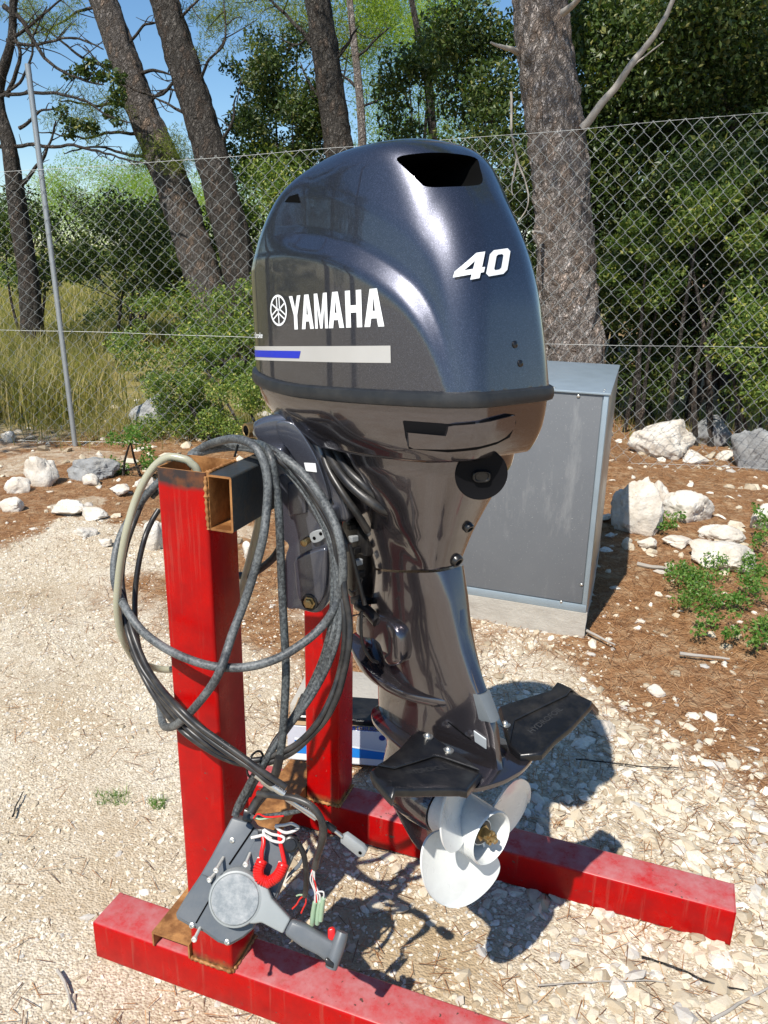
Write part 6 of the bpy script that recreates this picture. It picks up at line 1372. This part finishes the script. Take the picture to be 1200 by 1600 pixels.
# wiring harness with green sleeved plugs
hn = empty('wiring_harness', at(500, 1330, -.05)); tag(hn, 'black wiring harness ending in thin wires with three green sleeved plugs', 'wiring'); bpy.context.view_layer.update()
def hw(nm, L, r, mat, k=8): tube(nm, spline([Z6(a, b, y) for a, b, y in L], 7), r, MT[mat], hn, k)
hw('harness', [(520, 180, -.08), (620, 190, -.085), (700, 205, -.085), (765, 235, -.085), (810, 290, -.085), (828, 350, -.085), (815, 420, -.085), (795, 480, -.08), (785, 530, -.08)], .0062, 'cabblk', 10)
hw('harness', [(690, 190, -.08), (750, 225, -.078), (795, 270, -.075), (818, 330, -.075), (812, 420, -.078), (792, 500, -.078)], .0048, 'cabblk', 10)
hw('harness', [(490, 290, -.06), (560, 285, -.06), (640, 275, -.06), (720, 258, -.06)], .0045, 'cable')
hw('harness', [(705, 410, -.03), (735, 470, -.03), (745, 560, -.03), (742, 640, -.03), (738, 660, -.03)], .0052, 'cabblk')
for a, b, y_, mt in ((770, 560, -.08, 'redrub'), (776, 600, -.08, 'wirew'), (785, 600, -.079, 'wirew'), (765, 590, -.081, 'wirew')):
    hw('wire', [(785, 520, -.08), (a, b-10, y_), (a+20, b+50, y_), (800+(a-775)*1.2, 690, y_)], .0013, mt, 6)
for k_, (a, b) in enumerate(((778, 742), (802, 738), (818, 722))):
    tube('green_plug', [Z6(a+8, b-52, -.08), Z6(a, b, -.08), Z6(a-5, b+52, -.08)], [.0042, .0048, .0044], MT['green'], hn, 10); hw('wire', [(795, 640, -.08), (a+8, b-80, -.08), (a+8, b-48, -.08)], .0014, 'wirew', 6)
for L, mt in (([(500, 295, -.07), (520, 275, -.07), (560, 290, -.07), (640, 285, -.07)], 'redrub'), ([(505, 290, -.068), (530, 300, -.068), (590, 290, -.068)], 'green'), ([(738, 655, -.03), (715, 675, -.03), (700, 700, -.03), (680, 720, -.03)], 'redrub'), ([(742, 655, -.03), (744, 690, -.03), (730, 720, -.03), (722, 740, -.03)], 'redrub'), ([(735, 655, -.03), (712, 655, -.03), (700, 660, -.03)], 'green')): hw('wire', L, .0016, mt, 6)
# two cables entering the neck of the control box
cable2 = lambda L, r, mat, lb: tag(tube('cable', spline([Z6(*q) for q in L], 8), r, MT[mat], None, 12), lb, 'cable', 'cables coiled over the stand')
cable2([(530, 60, -.06), (500, 100, -.06), (465, 165, -.06), (430, 230, -.065), (412, 285, -.075)], .0072, 'cable', 'left one of the two cables entering the top of the control box')
cable2([(620, 10, -.04), (600, 90, -.045), (560, 160, -.05), (515, 215, -.055), (488, 262, -.065)], .0082, 'cabblk', 'right, thicker one of the two cables entering the top of the control box')
# cable ties
for L in ([at(130+675*.3583, 660+98*.3583, .10), at(130+660*.3583, 660+150*.3583, .10)],):
    o = tube('cable_tie', L, .0022, MT['black'], None, 6); tag(o, 'black cable tie standing up at the top of the coil', 'cable tie')
q = at(130+750*.3583, 660+1490*.3583, -.05); a = np.linspace(0, 2*np.pi, 26); o = tube('cable_tie', np.stack([q[0]+.004*np.cos(a), q[1]+.022*np.cos(a), q[2]+.024*np.sin(a)], -1), .0022, MT['black'], None, 6); tag(o, 'black cable tie binding the bottom of the coil', 'cable tie')

# ---------------------------------------------------------------- sticks and twigs lying about
def stick(L, r, lb, mat='deadwood'):
    P = spline([gnd(px, py, .0)+np.array([0, 0, r+.006]) for px, py in L], 6); P += .004*np.stack([fbm(P*30, 1, 2), fbm(P*30, 2, 2), 0*P[:, 0]], -1)
    o = tube('stick', P, np.linspace(r, r*.5, len(P)), MT[mat], None, 7); tag(o, lb, 'stick', 'sticks on the ground')
stick([(995, 886), (1015, 890), (1040, 893), (1050, 905)], .012, 'short grey stick in the needles between the cabinet and the creeper')
stick([(1062, 1026), (1100, 1030), (1140, 1034)], .008, 'straight pale stick in the needles near the right edge')
stick([(916, 990), (935, 999), (962, 1012)], .007, 'thin white stick at the corner of the concrete plinth')
stick([(900, 1190), (930, 1192), (990, 1200), (1060, 1204)], .0028, 'thin dark twig crossing the round shadow of the engine', 'barkd')
stick([(1000, 1500), (1060, 1520), (1120, 1545), (1160, 1552)], .003, 'thin crooked twig in the lower right corner', 'barkd')
stick([(1110, 1600), (1160, 1570), (1210, 1545)], .004, 'pale bent twig at the very bottom right', 'deadwood')
stick([(92, 1520), (104, 1550), (112, 1580)], .004, 'small tan twig left of the front beam end')
stick([(20, 1280), (26, 1262), (38, 1240)], .003, 'dark little twig near the left edge', 'barkd')
stick([(840, 1545), (900, 1540), (980, 1536), (1040, 1540)], .002, 'long thin straw below the rear beam', 'deadwood')
stick([(1165, 735), (1120, 760), (1075, 780)], .005, 'dark twig slanting by the fence wire at right', 'barkd')
